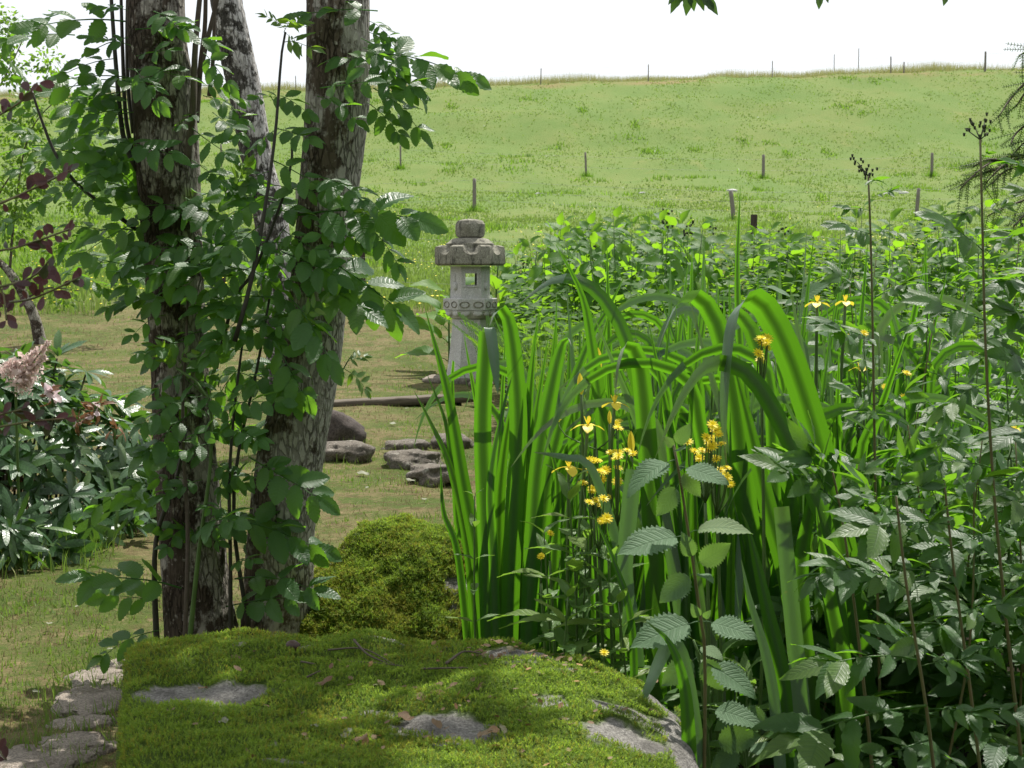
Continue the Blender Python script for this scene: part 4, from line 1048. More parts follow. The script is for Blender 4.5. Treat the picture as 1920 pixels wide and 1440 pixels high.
px_stem(treeL, [(352, 1235), (372, 1040), (395, 860), (388, 740), (330, 690)], YT - .19, .007, .003, M['stem'])
px_stem(treeL, [(432, 1240), (432, 1060), (430, 900), (440, 760), (455, 640)], YT - .12, .006, .003, M['stem_dark'])
px_stem(treeR, [(470, 1200), (440, 1000), (445, 860), (480, 700), (505, 560)], YT - .1, .006, .003, M['stem_dark'])
px_stem(treeR, [(655, 480, 0), (672, 440), (690, 410)], YT - .08, .004, .002, M['stem'])
LEAFLIST = [ # base -> tip in photo pixels, depth offset
 (235, 40, 30, 45), (240, 70, 105, 105), (245, 85, 150, 65), (215, 110, 90, 125), (235, 170, 92, 190), (240, 185, 130, 155), (235, 240, 140, 250), (240, 205, 110, 228), (290, 20, 340, 50), (255, 105, 335, 90), (300, 60, 345, 20), (240, 20, 180, 5), (250, 130, 300, 180),
 (90, 275, 15, 215), (92, 275, 190, 305), (105, 300, 10, 310), (75, 225, 20, 180), (60, 170, 30, 130), (150, 350, 50, 380), (150, 345, 250, 290), (130, 330, 190, 390), (255, 350, 150, 240), (250, 420, 130, 470), (250, 430, 80, 420), (240, 300, 160, 330), (255, 260, 170, 280),
 (330, 385, 200, 375), (295, 400, 205, 455), (400, 395, 285, 395), (300, 450, 200, 520), (355, 500, 212, 515), (370, 480, 245, 560), (420, 460, 330, 545), (310, 590, 235, 610), (280, 560, 180, 575), (350, 370, 440, 440), (370, 440, 460, 480),
 (372, 160, 470, 165), (380, 180, 480, 210), (372, 210, 330, 240), (360, 240, 440, 300), (400, 210, 460, 260), (360, 300, 430, 350), (375, 330, 470, 320), (380, 100, 440, 150),
 (528, 185, 480, 170), (522, 240, 440, 290), (520, 240, 590, 260), (508, 300, 640, 345), (505, 320, 420, 350), (500, 370, 400, 410), (495, 390, 600, 410), (490, 420, 400, 480), (480, 460, 570, 520), (470, 500, 380, 540), (475, 510, 600, 580), (455, 560, 380, 600), (465, 540, 560, 600), (450, 600, 545, 660), (445, 600, 380, 660), (520, 180, 585, 190),
 (700, 105, 905, 92), (690, 60, 770, 85), (685, 115, 790, 140), (700, 150, 802, 165), (700, 165, 822, 245), (690, 190, 765, 262), (600, 165, 712, 150), (595, 180, 690, 215), (690, 40, 740, 60), (680, 90, 750, 110), (690, 130, 760, 190),
 (560, 400, 818, 385), (680, 420, 776, 495), (560, 470, 795, 562), (555, 500, 716, 600), (530, 470, 650, 525), (540, 560, 652, 660), (510, 640, 592, 750), (500, 610, 610, 610), (560, 360, 660, 350), (590, 420, 700, 460), (600, 330, 700, 370), (530, 430, 610, 480), (520, 590, 450, 620),
 (470, 855, 622, 950), (440, 980, 626, 995), (440, 1085, 622, 1080), (425, 1135, 568, 1112), (340, 1105, 128, 1058), (300, 1125, 158, 1102), (297, 1180, 160, 1218), (380, 1000, 288, 978), (380, 985, 440, 960), (395, 860, 300, 850), (395, 870, 470, 900), (385, 740, 300, 770),
 (345, 640, 250, 670), (340, 690, 415, 640), (350, 745, 242, 795), (360, 775, 240, 860), (400, 830, 290, 870), (380, 900, 280, 930), (350, 700, 270, 720), (340, 680, 290, 640), (335, 690, 400, 700), (330, 690, 390, 735), (380, 760, 470, 780), (440, 760, 520, 730), (445, 800, 490, 830), (430, 900, 500, 860), (440, 860, 400, 930), (300, 960, 240, 920), (330, 900, 250, 890), (430, 960, 380, 940), (432, 1060, 480, 1040), (352, 1000, 420, 1010), (352, 980, 300, 1040), (430, 700, 370, 720), (480, 700, 420, 760), (350, 820, 420, 800), (345, 850, 260, 830), (480, 690, 560, 700), (470, 760, 400, 810), (455, 640, 520, 620), (465, 620, 400, 640),
]
for bx, by, tx_, ty_ in LEAFLIST:
    dz = U(-.28, -.10)
    if by > 1150: dz = -.35
    a = at(bx, by, YT + dz * .7 + U(-.02, .02)); b = at(tx_, ty_, YT + dz - U(-.06, .07))
    d = b - a; tree = treeR if bx > 500 and not (by > 500 and bx < 530) else treeL
    put('compound_leaf', random.choice(ASH), tree, a, d, (U(-.35, .35), -U(.35, 1.0), U(.65, 1.)), max(.10, d.length) * 1.03)
for _ in range(95):       # further leaves filling the mass round the trunks
    q = R()
    if q < .36: bx, by = random.gauss(430, 55), U(330, 720)
    elif q < .66: bx, by = random.gauss(195, 75), U(10, 580)
    elif q < .72: bx, by = random.gauss(695, 22), U(0, 190)
    elif q < .90: bx, by = random.gauss(370, 45), U(700, 1060)
    else: bx, by = random.gauss(520, 40), U(330, 560)
    a = at(bx, by, YT + U(-.18, .22)); an = U(-3.4, .3) if R() < .3 else random.choice((U(-.5, .6), math.pi - U(-.5, .6)))
    d = Vector((math.cos(an), U(-.55, .35), -.35 * abs(math.sin(an)) + U(-.15, .3)))
    tree = treeR if bx > 520 else treeL
    put('compound_leaf', random.choice(ASH), tree, a, d, (U(-.4, .4), -U(.2, .9), 1), U(.13, .23))
for bx, by, tx_, ty_ in ((535, 55, 500, 20), (534, 60, 565, 90), (535, 50, 580, 30), (530, 80, 580, 75), (532, 60, 545, 20), (445, 300, 470, 330), (440, 360, 460, 300), (560, 610, 600, 560), (645, 690, 700, 730), (648, 680, 690, 660), (330, 690, 300, 650), (335, 685, 365, 640), (690, 410, 685, 380)):
    a = at(bx, by, YT - .2); b = at(tx_, ty_, YT - U(.15, .3)); d = b - a
    put('young_leaf', random.choice(ASH_YOUNG), treeR if bx > 550 else treeL, a, d, (U(-.4, .4), -U(.4, 1.), .6), max(.05, d.length) * 1.2)
px_stem(treeR, [(575, 900), (600, 800), (640, 700), (660, 665)], YT + .1, .003, .0015, M['stem'])

# --- birch leaning behind
YB = 8.0
bb = at(545, 850, YB); bb.z = G(bb.x, bb.y)
birch = root('birch_tree', bb, 'leaning dark and white birch trunk seen between the two grey trunks', 'tree')
bt = at(425, 0, YB)
bp_ = [(bb + Vector((0, 0, -.1)), .115)] + px_trunk([(700, 535, 66), (420, 509, 62), (300, 482, 57), (200, 465, 60), (100, 444, 62), (0, 424, 57)], YB, [(bt + Vector((-.2, .1, 1)), .075), (bt + Vector((-.5, .2, 2.5)), .05), (bt + Vector((-.7, .2, 4.2)), .02)])
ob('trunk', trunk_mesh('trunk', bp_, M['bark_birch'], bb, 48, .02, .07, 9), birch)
tree_crown(birch, bt + Vector((-.3, .1, 1.5)), [((-2.0, 8.2, 5.2), .8), ((-2.9, 8.4, 6.2), .9), ((-1.5, 7.6, 6.3), .8), ((-2.5, 8.2, 7.3), .9)], 260, .075, SIMPLE, M['small'], M['bark_birch'])

# --- small mossy tree at the left edge
sb = gp(78, 645); YS = sb.y
small = root('small_tree', sb, 'small tree with a crooked mossy stem and light leaves above the rhododendron', 'tree')
tube_pts = [sb + Vector((0, 0, -.08)), at(66, 600, YS), at(48, 560, YS), at(18, 510, YS), at(-40, 440, YS), at(-70, 250, YS), at(-60, 60, YS), at(-40, -150, YS)]
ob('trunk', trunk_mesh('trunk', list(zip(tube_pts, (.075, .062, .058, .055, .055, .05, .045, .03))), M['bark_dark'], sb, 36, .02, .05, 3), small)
for pts in ([(18, 510), (30, 380), (60, 240), (150, 150)], [(-40, 440), (20, 330), (80, 300)], [(-70, 250), (0, 160), (50, 60)], [(48, 560), (90, 540), (150, 545)]):
    px_stem(small, pts, YS, .016, .004, M['twig'], 'limb')
cl = [(at(40, 250, YS), .3), (at(130, 320, YS + .2), .28), (at(30, 380, YS - .2), .3), (at(200, 220, YS + .3), .22), (at(230, 440, YS + .3), .22), (at(90, 120, YS), .22), (at(20, 130, YS - .2), .22), (at(10, 60, YS), .25), (at(60, 200, YS), .25), (at(120, 180, YS + .3), .16), (at(150, 250, YS + .3), .25), (at(60, 330, YS), .30), (at(160, 380, YS + .3), .28), (at(20, 430, YS), .28), (at(120, 560, YS), .16), (at(60, 520, YS), .18), (at(-60, 300, YS), .5), (at(-50, 60, YS), .5), (at(210, 330, YS + .2), .2), (at(110, 470, YS + .2), .18)]
crown('crown', small, cl, 900, .055, SIMPLE, M['small'])

# --- tree out of the picture on the right whose twigs hang into the top edge
oakP = Vector((3.3, 5.6, 0))
oak = root('overhanging_tree', oakP, 'tree beside the picture whose leafy twig tips hang in from the top edge', 'tree')
ob('trunk', trunk_mesh('trunk', [(oakP + Vector((0, 0, -.1)), .16), (oakP + Vector((0, 0, 1.5)), .13), (oakP + Vector((-.2, 0, 3)), .11), (oakP + Vector((-.4, -.1, 5)), .07)], M['bark'], oakP, 36, .03, .05, 12), oak)
tree_crown(oak, oakP + Vector((-.2, 0, 3)), [((2.5, 3.4, 3.6), .5), ((1.6, 3.6, 3.9), .35), ((1.95, 3.7, 4.4), .55), ((2.3, 2.7, 4.6), .6), ((2.9, 4.0, 4.2), .6), ((3.2, 5.0, 5.0), .7), ((3.4, 5.4, 5.6), .9)], 150, .10, SIMPLE, M['crown'], M['bark'], .05)
tw = [at(1290, -130, 4.3), at(1288, -60, 4.3), at(1280, -5, 4.3)]
stem_part(oak, [oakP + Vector((-.2, 0, 3.2)), Vector((1.2, 4.4, 2.75)), tw[0], tw[1]], .012, .003, M['twig'], 'limb')
stem_part(oak, [Vector((1.2, 4.4, 2.75)), at(1540, -120, 4.3), at(1540, -10, 4.3)], .006, .002, M['twig'], 'limb')
OAKL = [leaf_mesh('oak_leaf', M['crown'], 1, .5, OV, .15, rows=8, teeth=.15, fold=.2, droop=.3) for i in range(2)]
for bx, by, tx_, ty_ in ((1285, -20, 1262, 8), (1290, -20, 1290, 14), (1292, -30, 1300, 5), (1300, -20, 1318, 6), (1310, -15, 1340, 12), (1275, -15, 1258, -2), (1320, -20, 1334, 8), (1538, -15, 1536, 6), (1542, -15, 1552, -3), (1775, -12, 1772, 2)):
    a, b = at(bx, by, 4.3), at(tx_, ty_, 4.28); put('leaf', random.choice(OAKL), oak, a, b - a, (U(-.3, .3), -.8, .5), (b - a).length * 1.1)

# --- conifer reaching in at the right edge
cp = Vector((2.0, 3.4, 0))
con = root('conifer_tree', cp, 'dark conifer whose feathery drooping branches reach in at the side', 'tree')
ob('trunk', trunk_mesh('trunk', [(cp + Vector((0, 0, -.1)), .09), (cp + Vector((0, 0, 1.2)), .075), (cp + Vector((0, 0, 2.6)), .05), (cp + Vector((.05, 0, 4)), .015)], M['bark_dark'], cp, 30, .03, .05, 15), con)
def spray(parent, pts, Yd, dens=1.):
    P = catmull([at(x, y, Yd + U(-.03, .03)) for x, y in pts], 10); b = world_loc(parent)
    br = MB(); tube(br, [p - b for p in P], .004, .0012, 5); o = ob('branch', br.mesh('branch', M['twig']), parent)
    mb = MB()
    def needles(A, B, n, ln):
        d = (B - A).normalized(); sd = d.cross(Vector((U(-.3, .3), -1, U(-.3, .3)))).normalized(); nn = sd.cross(d)
        for i in range(n):
            p = A.lerp(B, i / n)
            for s in (-1, 1):
                t = p + (sd * s + d * .55 + nn * U(-.35, .35)).normalized() * ln * U(.7, 1.1) * (1 - .5 * i / n)
                wv = (t - p).cross(nn).normalized() * .0008
                mb.add([p - b - wv * .6, p - b + wv * .6, (p + t) / 2 - b + wv, t - b, (p + t) / 2 - b - wv], [(0, 1, 2, 3, 4)])
    for i in range(2, 11):
        for k in range(1):
            p = P[i]; dirv = (P[min(i + 1, 10)] - P[i - 1]).normalized()
            s = random.choice((-1, 1)); sd = dirv.cross(Vector((0, -1, 0))).normalized() * s
            e = p + (dirv * U(.6, 1.) + sd * U(.3, .9) + Vector((0, U(-.5, .3), -.35))).normalized() * U(.03, .07)
            tube(mb, [p - b, e - b], .001, .0005, 3, cap=False); needles(p, e, 10, .009)
    needles(P[3], P[10], 22, .009)
    ob('needle_spray', mb.mesh('needle_spray', M['conifer'], False), o)
for pts in ([(1990, 120), (1930, 150), (1895, 185), (1872, 220)], [(1980, 130), (1930, 165), (1905, 200)], [(2000, 210), (1940, 225), (1905, 250), (1895, 272)], [(2000, 240), (1930, 262), (1896, 292)], [(2000, 290), (1920, 290), (1870, 300), (1835, 320), (1800, 355)], [(1990, 280), (1900, 300), (1860, 330), (1845, 350)], [(1960, 300), (1890, 318), (1860, 345)], [(1980, 330), (1930, 370), (1880, 390), (1852, 405)], [(1980, 360), (1930, 395), (1900, 425)], [(1990, 100), (1940, 90), (1910, 105)], [(1900, 300), (1850, 300), (1826, 312)], [(1890, 310), (1830, 330), (1800, 348)]):
    spray(con, pts, 2.9)

# ------------------------------------------------------------------ irises
def blade(path, widths, face, n=24, ridge=.14):
    """a sword leaf along a path; widths at even steps; face = direction its flat side looks to"""
    P = catmull(path, n); V, F, uv = [], [], []
    wv = np.interp(np.linspace(0, 1, n + 1), np.linspace(0, 1, len(widths)), widths)
    side = None
    for i, p in enumerate(P):
        t = (P[min(i + 1, n)] - P[max(i - 1, 0)]).normalized()
        s = t.cross(Vector(face)) if side is None else side - t * side.dot(t)
        if s.length < 1e-4: s = t.cross(Vector((.2, 1, .1)))
        s.normalize(); side = s; nn = s.cross(t)
        for u in (-1, -.5, 0, .5, 1):
            V.append(p + s * (u * wv[i] / 2) + nn * (ridge * wv[i] * (1 - abs(u)) * .5)); uv.append(((u + 1) / 2, i / n))
    for i in range(n):
        for j in range(4): a = i * 5 + j; F.append((a, a + 1, a + 6, a + 5))
    return V, F, uv
def fold_mesh(V, F, uv, mats, at_=None):
    """the turned over end of a bent blade takes the grey that paints in its sky sheen"""
    mb = MB().add(V, F, uv)
    if at_ is not None: mb.mi = [1 if (i // 4) / (len(F) / 4) > at_ else 0 for i in range(len(F))]
    return mb.mesh('iris_leaf', mats)
IRISG = 'yellow flag irises filling the damp bed'
def iris_root(P, label): return root('iris_plant', P, label, 'iris', IRISG)
def hero_blade(rt, pix, Yd, wpx, m='iris', twist=0., taper='tip', dy=None):
    """pix from the foot to the tip; depth may drift along the blade"""
    n = len(pix); b = world_loc(rt); path = []
    for i, q in enumerate(pix):
        path.append(at(q[0], q[1], Yd + (q[2] if len(q) > 2 else 0)) - b)
    w_ = wpx / FPX * Yd * .86
    ws = {'tip': [w_ * .9, w_ * 1.0, w_, w_ * .95, w_ * .8, w_ * .5, .001], 'cut': [w_ * .9, w_, w_, w_, w_ * .95, w_ * .9], 'arch': [w_ * .85, w_, w_, w_, w_ * .97, w_ * .86, w_ * .6, .001]}[taper]
    k = None
    if taper == 'arch':                    # highest point of the path = where it turns over
        L = [0]
        for a, b_ in zip(path, path[1:]): L.append(L[-1] + (b_ - a).length)
        k = L[max(range(n), key=lambda i: path[i].z)] / L[-1]
        ws = [w_ * .85] + [w_] * 8 + [w_ * .95, w_ * .85, w_ * .62, .001]
    return ob('leaf', fold_mesh(*blade(path, ws, (math.sin(twist), -math.cos(twist), .12), 34), [M[m], M['iris_skylit']], k), rt)
def foot(px, Yd):
    x = (px - 960) / FPX * Yd; return Vector((x, Yd, G(x, Yd) - .02))
def fy(Yd): return HOR + FPX * (CAMZ + .02) / Yd        # pixel row of the ground at Yd (roughly)
Y1 = 3.35; f1 = fy(Y1)
i1 = iris_root(foot(915, Y1), 'outermost iris fan leaning out over the path beside the mossy boulder')
hero_blade(i1, [(918, f1), (900, 1080), (868, 900), (840, 740), (797, 578)], Y1, 34, twist=.3)
hero_blade(i1, [(905, f1), (880, 1050), (845, 880), (806, 790), (776, 732)], Y1, 24, twist=.5)
hero_blade(i1, [(912, f1), (890, 1000), (850, 880), (835, 790), (800, 700)], Y1 + .06, 22, twist=.6)
hero_blade(i1, [(922, f1), (912, 1000), (905, 800), (913, 622)], Y1 - .05, 40, taper='cut', twist=-.1)
hero_blade(i1, [(913, 622, -.01), (918, 615, -.03), (925, 660, -.05), (934, 740, -.06)], Y1 - .05, 26, 'iris_skylit', taper='tip', twist=.3)
hero_blade(i1, [(890, f1), (860, 1050), (832, 960), (826, 870)], Y1 - .1, 20, twist=.4)
hero_blade(i1, [(898, f1), (878, 1040), (858, 980), (848, 700), (866, 690), (884, 760)], Y1 + .1, 18, twist=.2)
i2 = iris_root(foot(960, Y1 - .05), 'second iris fan with one leaf tip folded over in front of the lantern')
hero_blade(i2, [(950, f1), (962, 1000), (972, 800), (962, 650), (950, 590), (940, 578), (926, 590, -.05), (918, 612, -.08)], Y1 - .05, 40, taper='arch', twist=-.1)
hero_blade(i2, [(942, f1), (935, 1000), (945, 850), (965, 740), (978, 690)], Y1 + .05, 30, twist=.3)
hero_blade(i2, [(955, f1), (965, 1000), (985, 800), (1000, 660), (1012, 578)], Y1 + .1, 28, twist=-.2)
hero_blade(i2, [(970, f1), (975, 1000), (985, 850), (1003, 640), (1003, 632)], Y1 + .02, 30, twist=.2)
hero_blade(i2, [(935, f1), (925, 1050), (920, 900), (945, 760), (962, 700)], Y1 - .1, 24, twist=-.4)
i3 = iris_root(foot(1000, Y1), 'iris fan with a tall slanting leaf behind the pale willowherb')
hero_blade(i3, [(985, f1), (1000, 1000), (1012, 850), (1040, 700), (1055, 645), (1064, 632), (1072, 650, -.03)], Y1 - .1, 38, taper='arch', twist=-.15)
hero_blade(i3, [(1000, f1), (1015, 1000), (1050, 800), (1105, 640), (1140, 580), (1172, 515)], Y1 - .02, 34, twist=-.3)
hero_blade(i3, [(1010, f1), (1035, 1000), (1072, 840), (1090, 700), (1095, 620)], Y1 + .1, 34, twist=.2)
hero_blade(i3, [(995, f1), (990, 1000), (1010, 840), (1035, 680), (1044, 580)], Y1 + .2, 26)
hero_blade(i3, [(1020, f1), (1040, 1030), (1045, 900), (1022, 810)], Y1 - .2, 26, twist=.4)
Y2 = 3.2; f2 = fy(Y2)
i4 = iris_root(foot(1140, Y2), 'tallest iris fan with a long arching leaf sweeping towards the lantern')
hero_blade(i4, [(1150, f2), (1145, 1100), (1135, 850), (1110, 650), (1090, 550), (1042, 458)], Y2, 38, twist=-.1)
hero_blade(i4, [(1240, f2), (1225, 900), (1180, 660), (1145, 580), (1110, 540), (1075, 523), (1030, 528, .05), (968, 575, .1)], Y2 + .1, 34, taper='arch', twist=.35)
hero_blade(i4, [(1150, f2), (1150, 1000), (1143, 700), (1138, 455)], Y2 + .5, 24)
hero_blade(i4, [(1120, f2), (1110, 1000), (1105, 800), (1130, 640), (1150, 560)], Y2 + .2, 26, twist=.3)
hero_blade(i4, [(1135, f2), (1130, 1100), (1120, 900), (1095, 830)], Y2 - .3, 28, twist=-.3)
Y3 = 2.95; f3 = fy(Y3)
i5 = iris_root(foot(1220, Y3), 'iris fan with a bent over pale tip left of the tall nettle')
hero_blade(i5, [(1235, f3), (1228, 1100), (1215, 850), (1200, 690), (1185, 650), (1172, 645), (1158, 690, -.05), (1154, 745, -.07)], Y3, 44, taper='arch', twist=-.1)
hero_blade(i5, [(1215, f3), (1195, 1200), (1165, 1050), (1110, 880), (1060, 858), (1002, 848, -.05)], Y3 - .25, 22, 'iris_skylit', taper='arch', twist=.2)
hero_blade(i5, [(1200, f3), (1185, 1250), (1160, 1120), (1150, 1000), (1090, 800)], Y3 - .1, 34, twist=.2)
hero_blade(i5, [(1188, 880), (1180, 960), (1172, 1060), (1178, 1130), (1163, 1210)], Y3 - .3, 38, 'iris_skylit', taper='tip', twist=.1)
hero_blade(i5, [(1260, f3), (1262, 1150), (1250, 950), (1262, 800), (1298, 700)], Y3 + .15, 36, twist=-.2)
hero_blade(i5, [(1190, f3), (1185, 1180), (1150, 1050), (1110, 960)], Y3 - .35, 22, twist=.5)
Y4 = 2.75; f4 = fy(Y4)
i6 = iris_root(foot(1420, Y4), 'broad leaved iris fan whose great folded leaf hangs over in the middle')
hero_blade(i6, [(1640, f4), (1600, 1150), (1560, 930), (1500, 720), (1450, 600), (1418, 562), (1395, 560, -.04), (1372, 600, -.08), (1360, 700, -.10), (1357, 790, -.1), (1363, 885, -.1)], Y4, 60, taper='arch', twist=-.2)
hero_blade(i6, [(1440, f4), (1420, 1150), (1400, 950), (1375, 740), (1345, 610), (1310, 558), (1275, 562, -.05), (1250, 610, -.1), (1232, 660, -.12)], Y4 + .15, 48, taper='arch', twist=-.1)
hero_blade(i6, [(1600, f4), (1560, 1050), (1490, 850), (1420, 720), (1370, 683), (1320, 690, -.05), (1270, 760, -.1), (1228, 860, -.14)], Y4 - .08, 40, taper='arch', twist=.15)
hero_blade(i6, [(1530, f4), (1490, 1150), (1440, 950), (1400, 780), (1365, 640)], Y4 - .02, 50, twist=.15)
hero_blade(i6, [(1500, f4), (1470, 1200), (1420, 1000), (1395, 880), (1415, 740)], Y4 + .25, 42, twist=-.3)
hero_blade(i6, [(1440, f4), (1420, 1150), (1405, 900), (1383, 560), (1388, 348)], Y4 + .9, 28, 'iris', twist=.2)
hero_blade(i6, [(1400, f4), (1395, 1100), (1380, 900), (1400, 760), (1380, 640)], Y4 + .4, 40, twist=.2)
hero_blade(i6, [(1560, f4), (1520, 1100), (1480, 900), (1420, 650), (1385, 590), (1365, 590, -.05), (1345, 640, -.08)], Y4 + .3, 44, taper='arch', twist=.1)
i7 = iris_root(foot(1480, Y4 - .2), 'iris fan with a leaf cut square low in front of the meadowsweet')
Y5 = Y4 - .25; f5 = fy(Y5)
hero_blade(i7, [(1520, f5), (1505, 1350), (1490, 1200), (1475, 1050), (1465, 950)], Y5, 38, 'iris_skylit', taper='cut', twist=-.15)
hero_blade(i7, [(1500, f5), (1470, 1300), (1440, 1150), (1405, 1000), (1390, 960)], Y5 + .05, 44, twist=.2)
hero_blade(i7, [(1530, f5), (1520, 1350), (1500, 1100), (1520, 950), (1560, 800)], Y5 + .2, 50, twist=.25)
hero_blade(i7, [(1475, f5), (1450, 1300), (1405, 1120), (1390, 1050)], Y5 - .05, 30, 'iris_skylit', twist=.3)
hero_blade(i7, [(1580, f5), (1585, 1300), (1560, 1150), (1540, 1020), (1530, 950)], Y5 + .1, 46, twist=-.1)
i8 = iris_root(foot(1290, 2.1), 'low dark iris leaf curving over at the front below the nettle')
hero_blade(i8, [(1300, 1640), (1292, 1400), (1282, 1280), (1255, 1205), (1213, 1166)], 2.1, 36, twist=.2)
hero_blade(i8, [(1330, 1640), (1300, 1350), (1272, 1215), (1250, 1215), (1215, 1290, -.05), (1198, 1335, -.06)], 2.25, 36, 'iris_skylit', taper='arch', twist=.2)
# the crowd behind and between
VAR, VARB = [], []
for i in range(14):
    h = U(.62, .92); ln = U(-.2, .2); bend = i % 4 == 0
    if bend:
        s = random.choice((-1, 1)); k = U(.12, .28)
        path, x_, z_, an = [(0, 0, 0)], 0., 0., math.pi / 2 - s * .02
        tot = h * U(1.15, 1.4); up_ = U(.58, .74); turn = U(2.0, 2.9); y_ = 0.
        for j in range(1, 25):
            q = j / 24
            if q > up_: an -= s * turn * (1 / 24) / (1 - up_) * (1.7 - 1.4 * (q - up_) / (1 - up_)); y_ -= .003
            x_ += math.cos(an) * tot / 24 + ln * .02; z_ += math.sin(an) * tot / 24; path.append((x_, y_, z_))
        ws = [.023, .027, .027, .025, .021, .015, .001]
    else:
        path = [(0, 0, 0), (ln * .15, 0, h * .3), (ln * .5, 0, h * .65), (ln * 1.1, U(-.05, .05), h)]; ws = [.023, .026, .027, .025, .019, .012, .001]
    VAR.append(fold_mesh(*blade(path, ws, (U(-.25, .25), -1, .1), 30 if bend else 14), [M['iris'] if i % 5 else M['iris_skylit'], M['iris_skylit']], up_ + .12 if bend else None))
def iris_plant(x, y, nb, label, sc_=1.):
    rt = iris_root((x, y, G(x, y) - .02), label); ax = random.gauss(0, .55)
    for k in range(nb):
        o = ob('leaf', random.choice(VAR), rt); s = sc_ * U(.8, 1.15)
        q = (k - (nb - 1) / 2) * U(.018, .034)
        o.location = (q * math.cos(ax), q * math.sin(ax) + U(-.02, .02), 0)
        o.rotation_euler = (U(-.07, .07), q * 1.6 + U(-.08, .08), ax + U(-.5, .5) + (math.pi if R() < .5 else 0)); o.scale = (s * U(.85, 1.2), s, s)
    return rt
iris_spots = []
for px, Yd in ((1040, 3.7), (1085, 3.55), (1120, 3.9), (1180, 3.6), (1060, 4.3), (1000, 4.1), (1230, 3.5), (1270, 3.8), (1300, 3.3), (1345, 3.55), (1320, 4.2), (1215, 4.4), (1150, 4.6), (1400, 3.9), (1450, 3.5), (1480, 4.2), (1380, 4.7), (1260, 5.0), (1100, 5.0), (1530, 3.7), (1560, 4.4), (1600, 3.4), (1620, 4.0), (1660, 4.7), (1500, 5.2), (1420, 5.5), (1320, 5.6), (1700, 3.9), (1740, 4.6), (1590, 5.4), (1690, 5.5), (1810, 4.4), (1180, 5.5), (1540, 2.95), (1330, 2.95)):
    iris_spots.append(((px - 960) / FPX * Yd, Yd))
for px, Yd in ((965, 3.7), (1030, 3.45), (1110, 3.35), (1200, 3.15), (1640, 3.6), (1350, 3.0), (1450, 2.95), (1560, 3.25), (1500, 3.3), (1600, 3.0), (1680, 3.3), (1410, 3.2), (1720, 3.5), (1780, 3.8), (1580, 4.7), (1500, 4.4), (1450, 4.8), (1400, 4.3), (1660, 4.3), (1350, 4.9), (1280, 4.4), (1560, 5.6), (1640, 5.2), (1240, 5.8), (1470, 5.9)):
    iris_spots.append(((px - 960) / FPX * Yd, Yd))
ORD = ['first', 'second', 'third', 'fourth', 'fifth', 'sixth', 'seventh', 'eighth', 'ninth', 'tenth', 'eleventh', 'twelfth', 'thirteenth', 'fourteenth']
def counted(spots, marks, text):
    """one label per spot: how many plants back it stands behind the landmark it lines up with"""
    out, seen = {}, {}
    for x, y in sorted(spots, key=lambda q: q[1]):
        px = x / y * FPX + 960; mk = next(m for lim, m in marks if px < lim); seen[mk] = k = seen.get(mk, -1) + 1
        out[(x, y)] = text % (ORD[min(k, 13)], mk)
    return out
lab = counted(iris_spots, ((1075, 'the lantern side fans'), (1160, 'the pale willowherb tip'), (1250, 'the full yellow bloom'), (1345, 'the tall nettle'), (1440, 'the great folded leaf'), (1530, 'the square cut leaf'), (1625, 'the wide high bloom'), (1700, 'the tall meadowsweet stem'), (9999, 'the low spreading meadowsweet')), 'narrow green iris fan, %s one back behind %s')
for x, y in iris_spots:
    iris_plant(x, y, random.randint(5, 8), lab[(x, y)], (1.0 if y < 4 else 1.06) * (1.14 if x / y > .11 else 1.0))
# iris flowers
def petal_mesh(L, W, droop, fold): return leaf_mesh('petal', M['pet_iris'], L, W, OB, 0, rows=8, fold=fold, droop=droop, wave=.04)
FALL, STAND = petal_mesh(1, .72, .75, .25), petal_mesh(1, .42, -.1, .6)
BUDM = MB(); leaf(BUDM, 1, .3, EL, rows=6, fold=1.2); leaf(BUDM, 1, .3, EL, rows=6, fold=-1.2); BUDM = BUDM.mesh('bud', M['pet_iris'])
def iris_flower(px, py, Yd, s, label, bud=False):
    p = at(px, py, Yd); ft = Vector((p.x + U(-.03, .03), Yd + U(0, .06), G(p.x, Yd) - .02))
    rt = root('iris_flower_stalk', ft, label, 'iris', 'yellow iris blooms')
    st = stem_part(rt, [ft, ft.lerp(p, .5) + Vector((U(-.02, .02), 0, 0)), p], .005, .0035, M['stem'], 'stem')
    if bud:
        put('bud', BUDM, st, p, (U(-.1, .1), 0, 1), (0, -1, .1), s * 1.2); return
    for k in range(3):
        a = k * 2.094 + U(0, 1); put('petal', FALL, st, p, (math.cos(a), math.sin(a), .35), (-.35 * math.cos(a), -.35 * math.sin(a), 1), s)
    for k in range(3):
        a = k * 2.094 + 1 + U(0, .4); put('petal', STAND, st, p, (math.cos(a) * .5, math.sin(a) * .5, .9), (-math.cos(a), -math.sin(a), .3), s * .7)
for a in ((1102, 798, 2.85, .030, 'full yellow iris bloom low between the slanting leaves'), (1152, 757, 2.9, .028, 'spidery yellow iris bloom just above the full one'), (1066, 878, 3.1, .036, 'drooping yellow iris bloom nearest the willowherb tip'), (1532, 568, 3.1, .026, 'wide yellow iris bloom high beside a square cut leaf'), (1585, 566, 3.15, .024, 'yellow iris petals peeping past the square cut leaf'), (1612, 690, 3.3, .022, 'faded yellow iris bloom beside the meadowsweet stem')): iris_flower(*a)
for a in ((1090, 740, 3.1, .04, 'slim yellow iris bud left of the spidery bloom'), (1123, 695, 3.3, .045, 'tall pointed yellow iris bud above the blooms'), (1184, 850, 3.0, .04, 'orange tinted iris bud beside a broad leaf'), (1143, 795, 3.1, .025, 'small round iris bud beside the full bloom')): iris_flower(*a, bud=True)

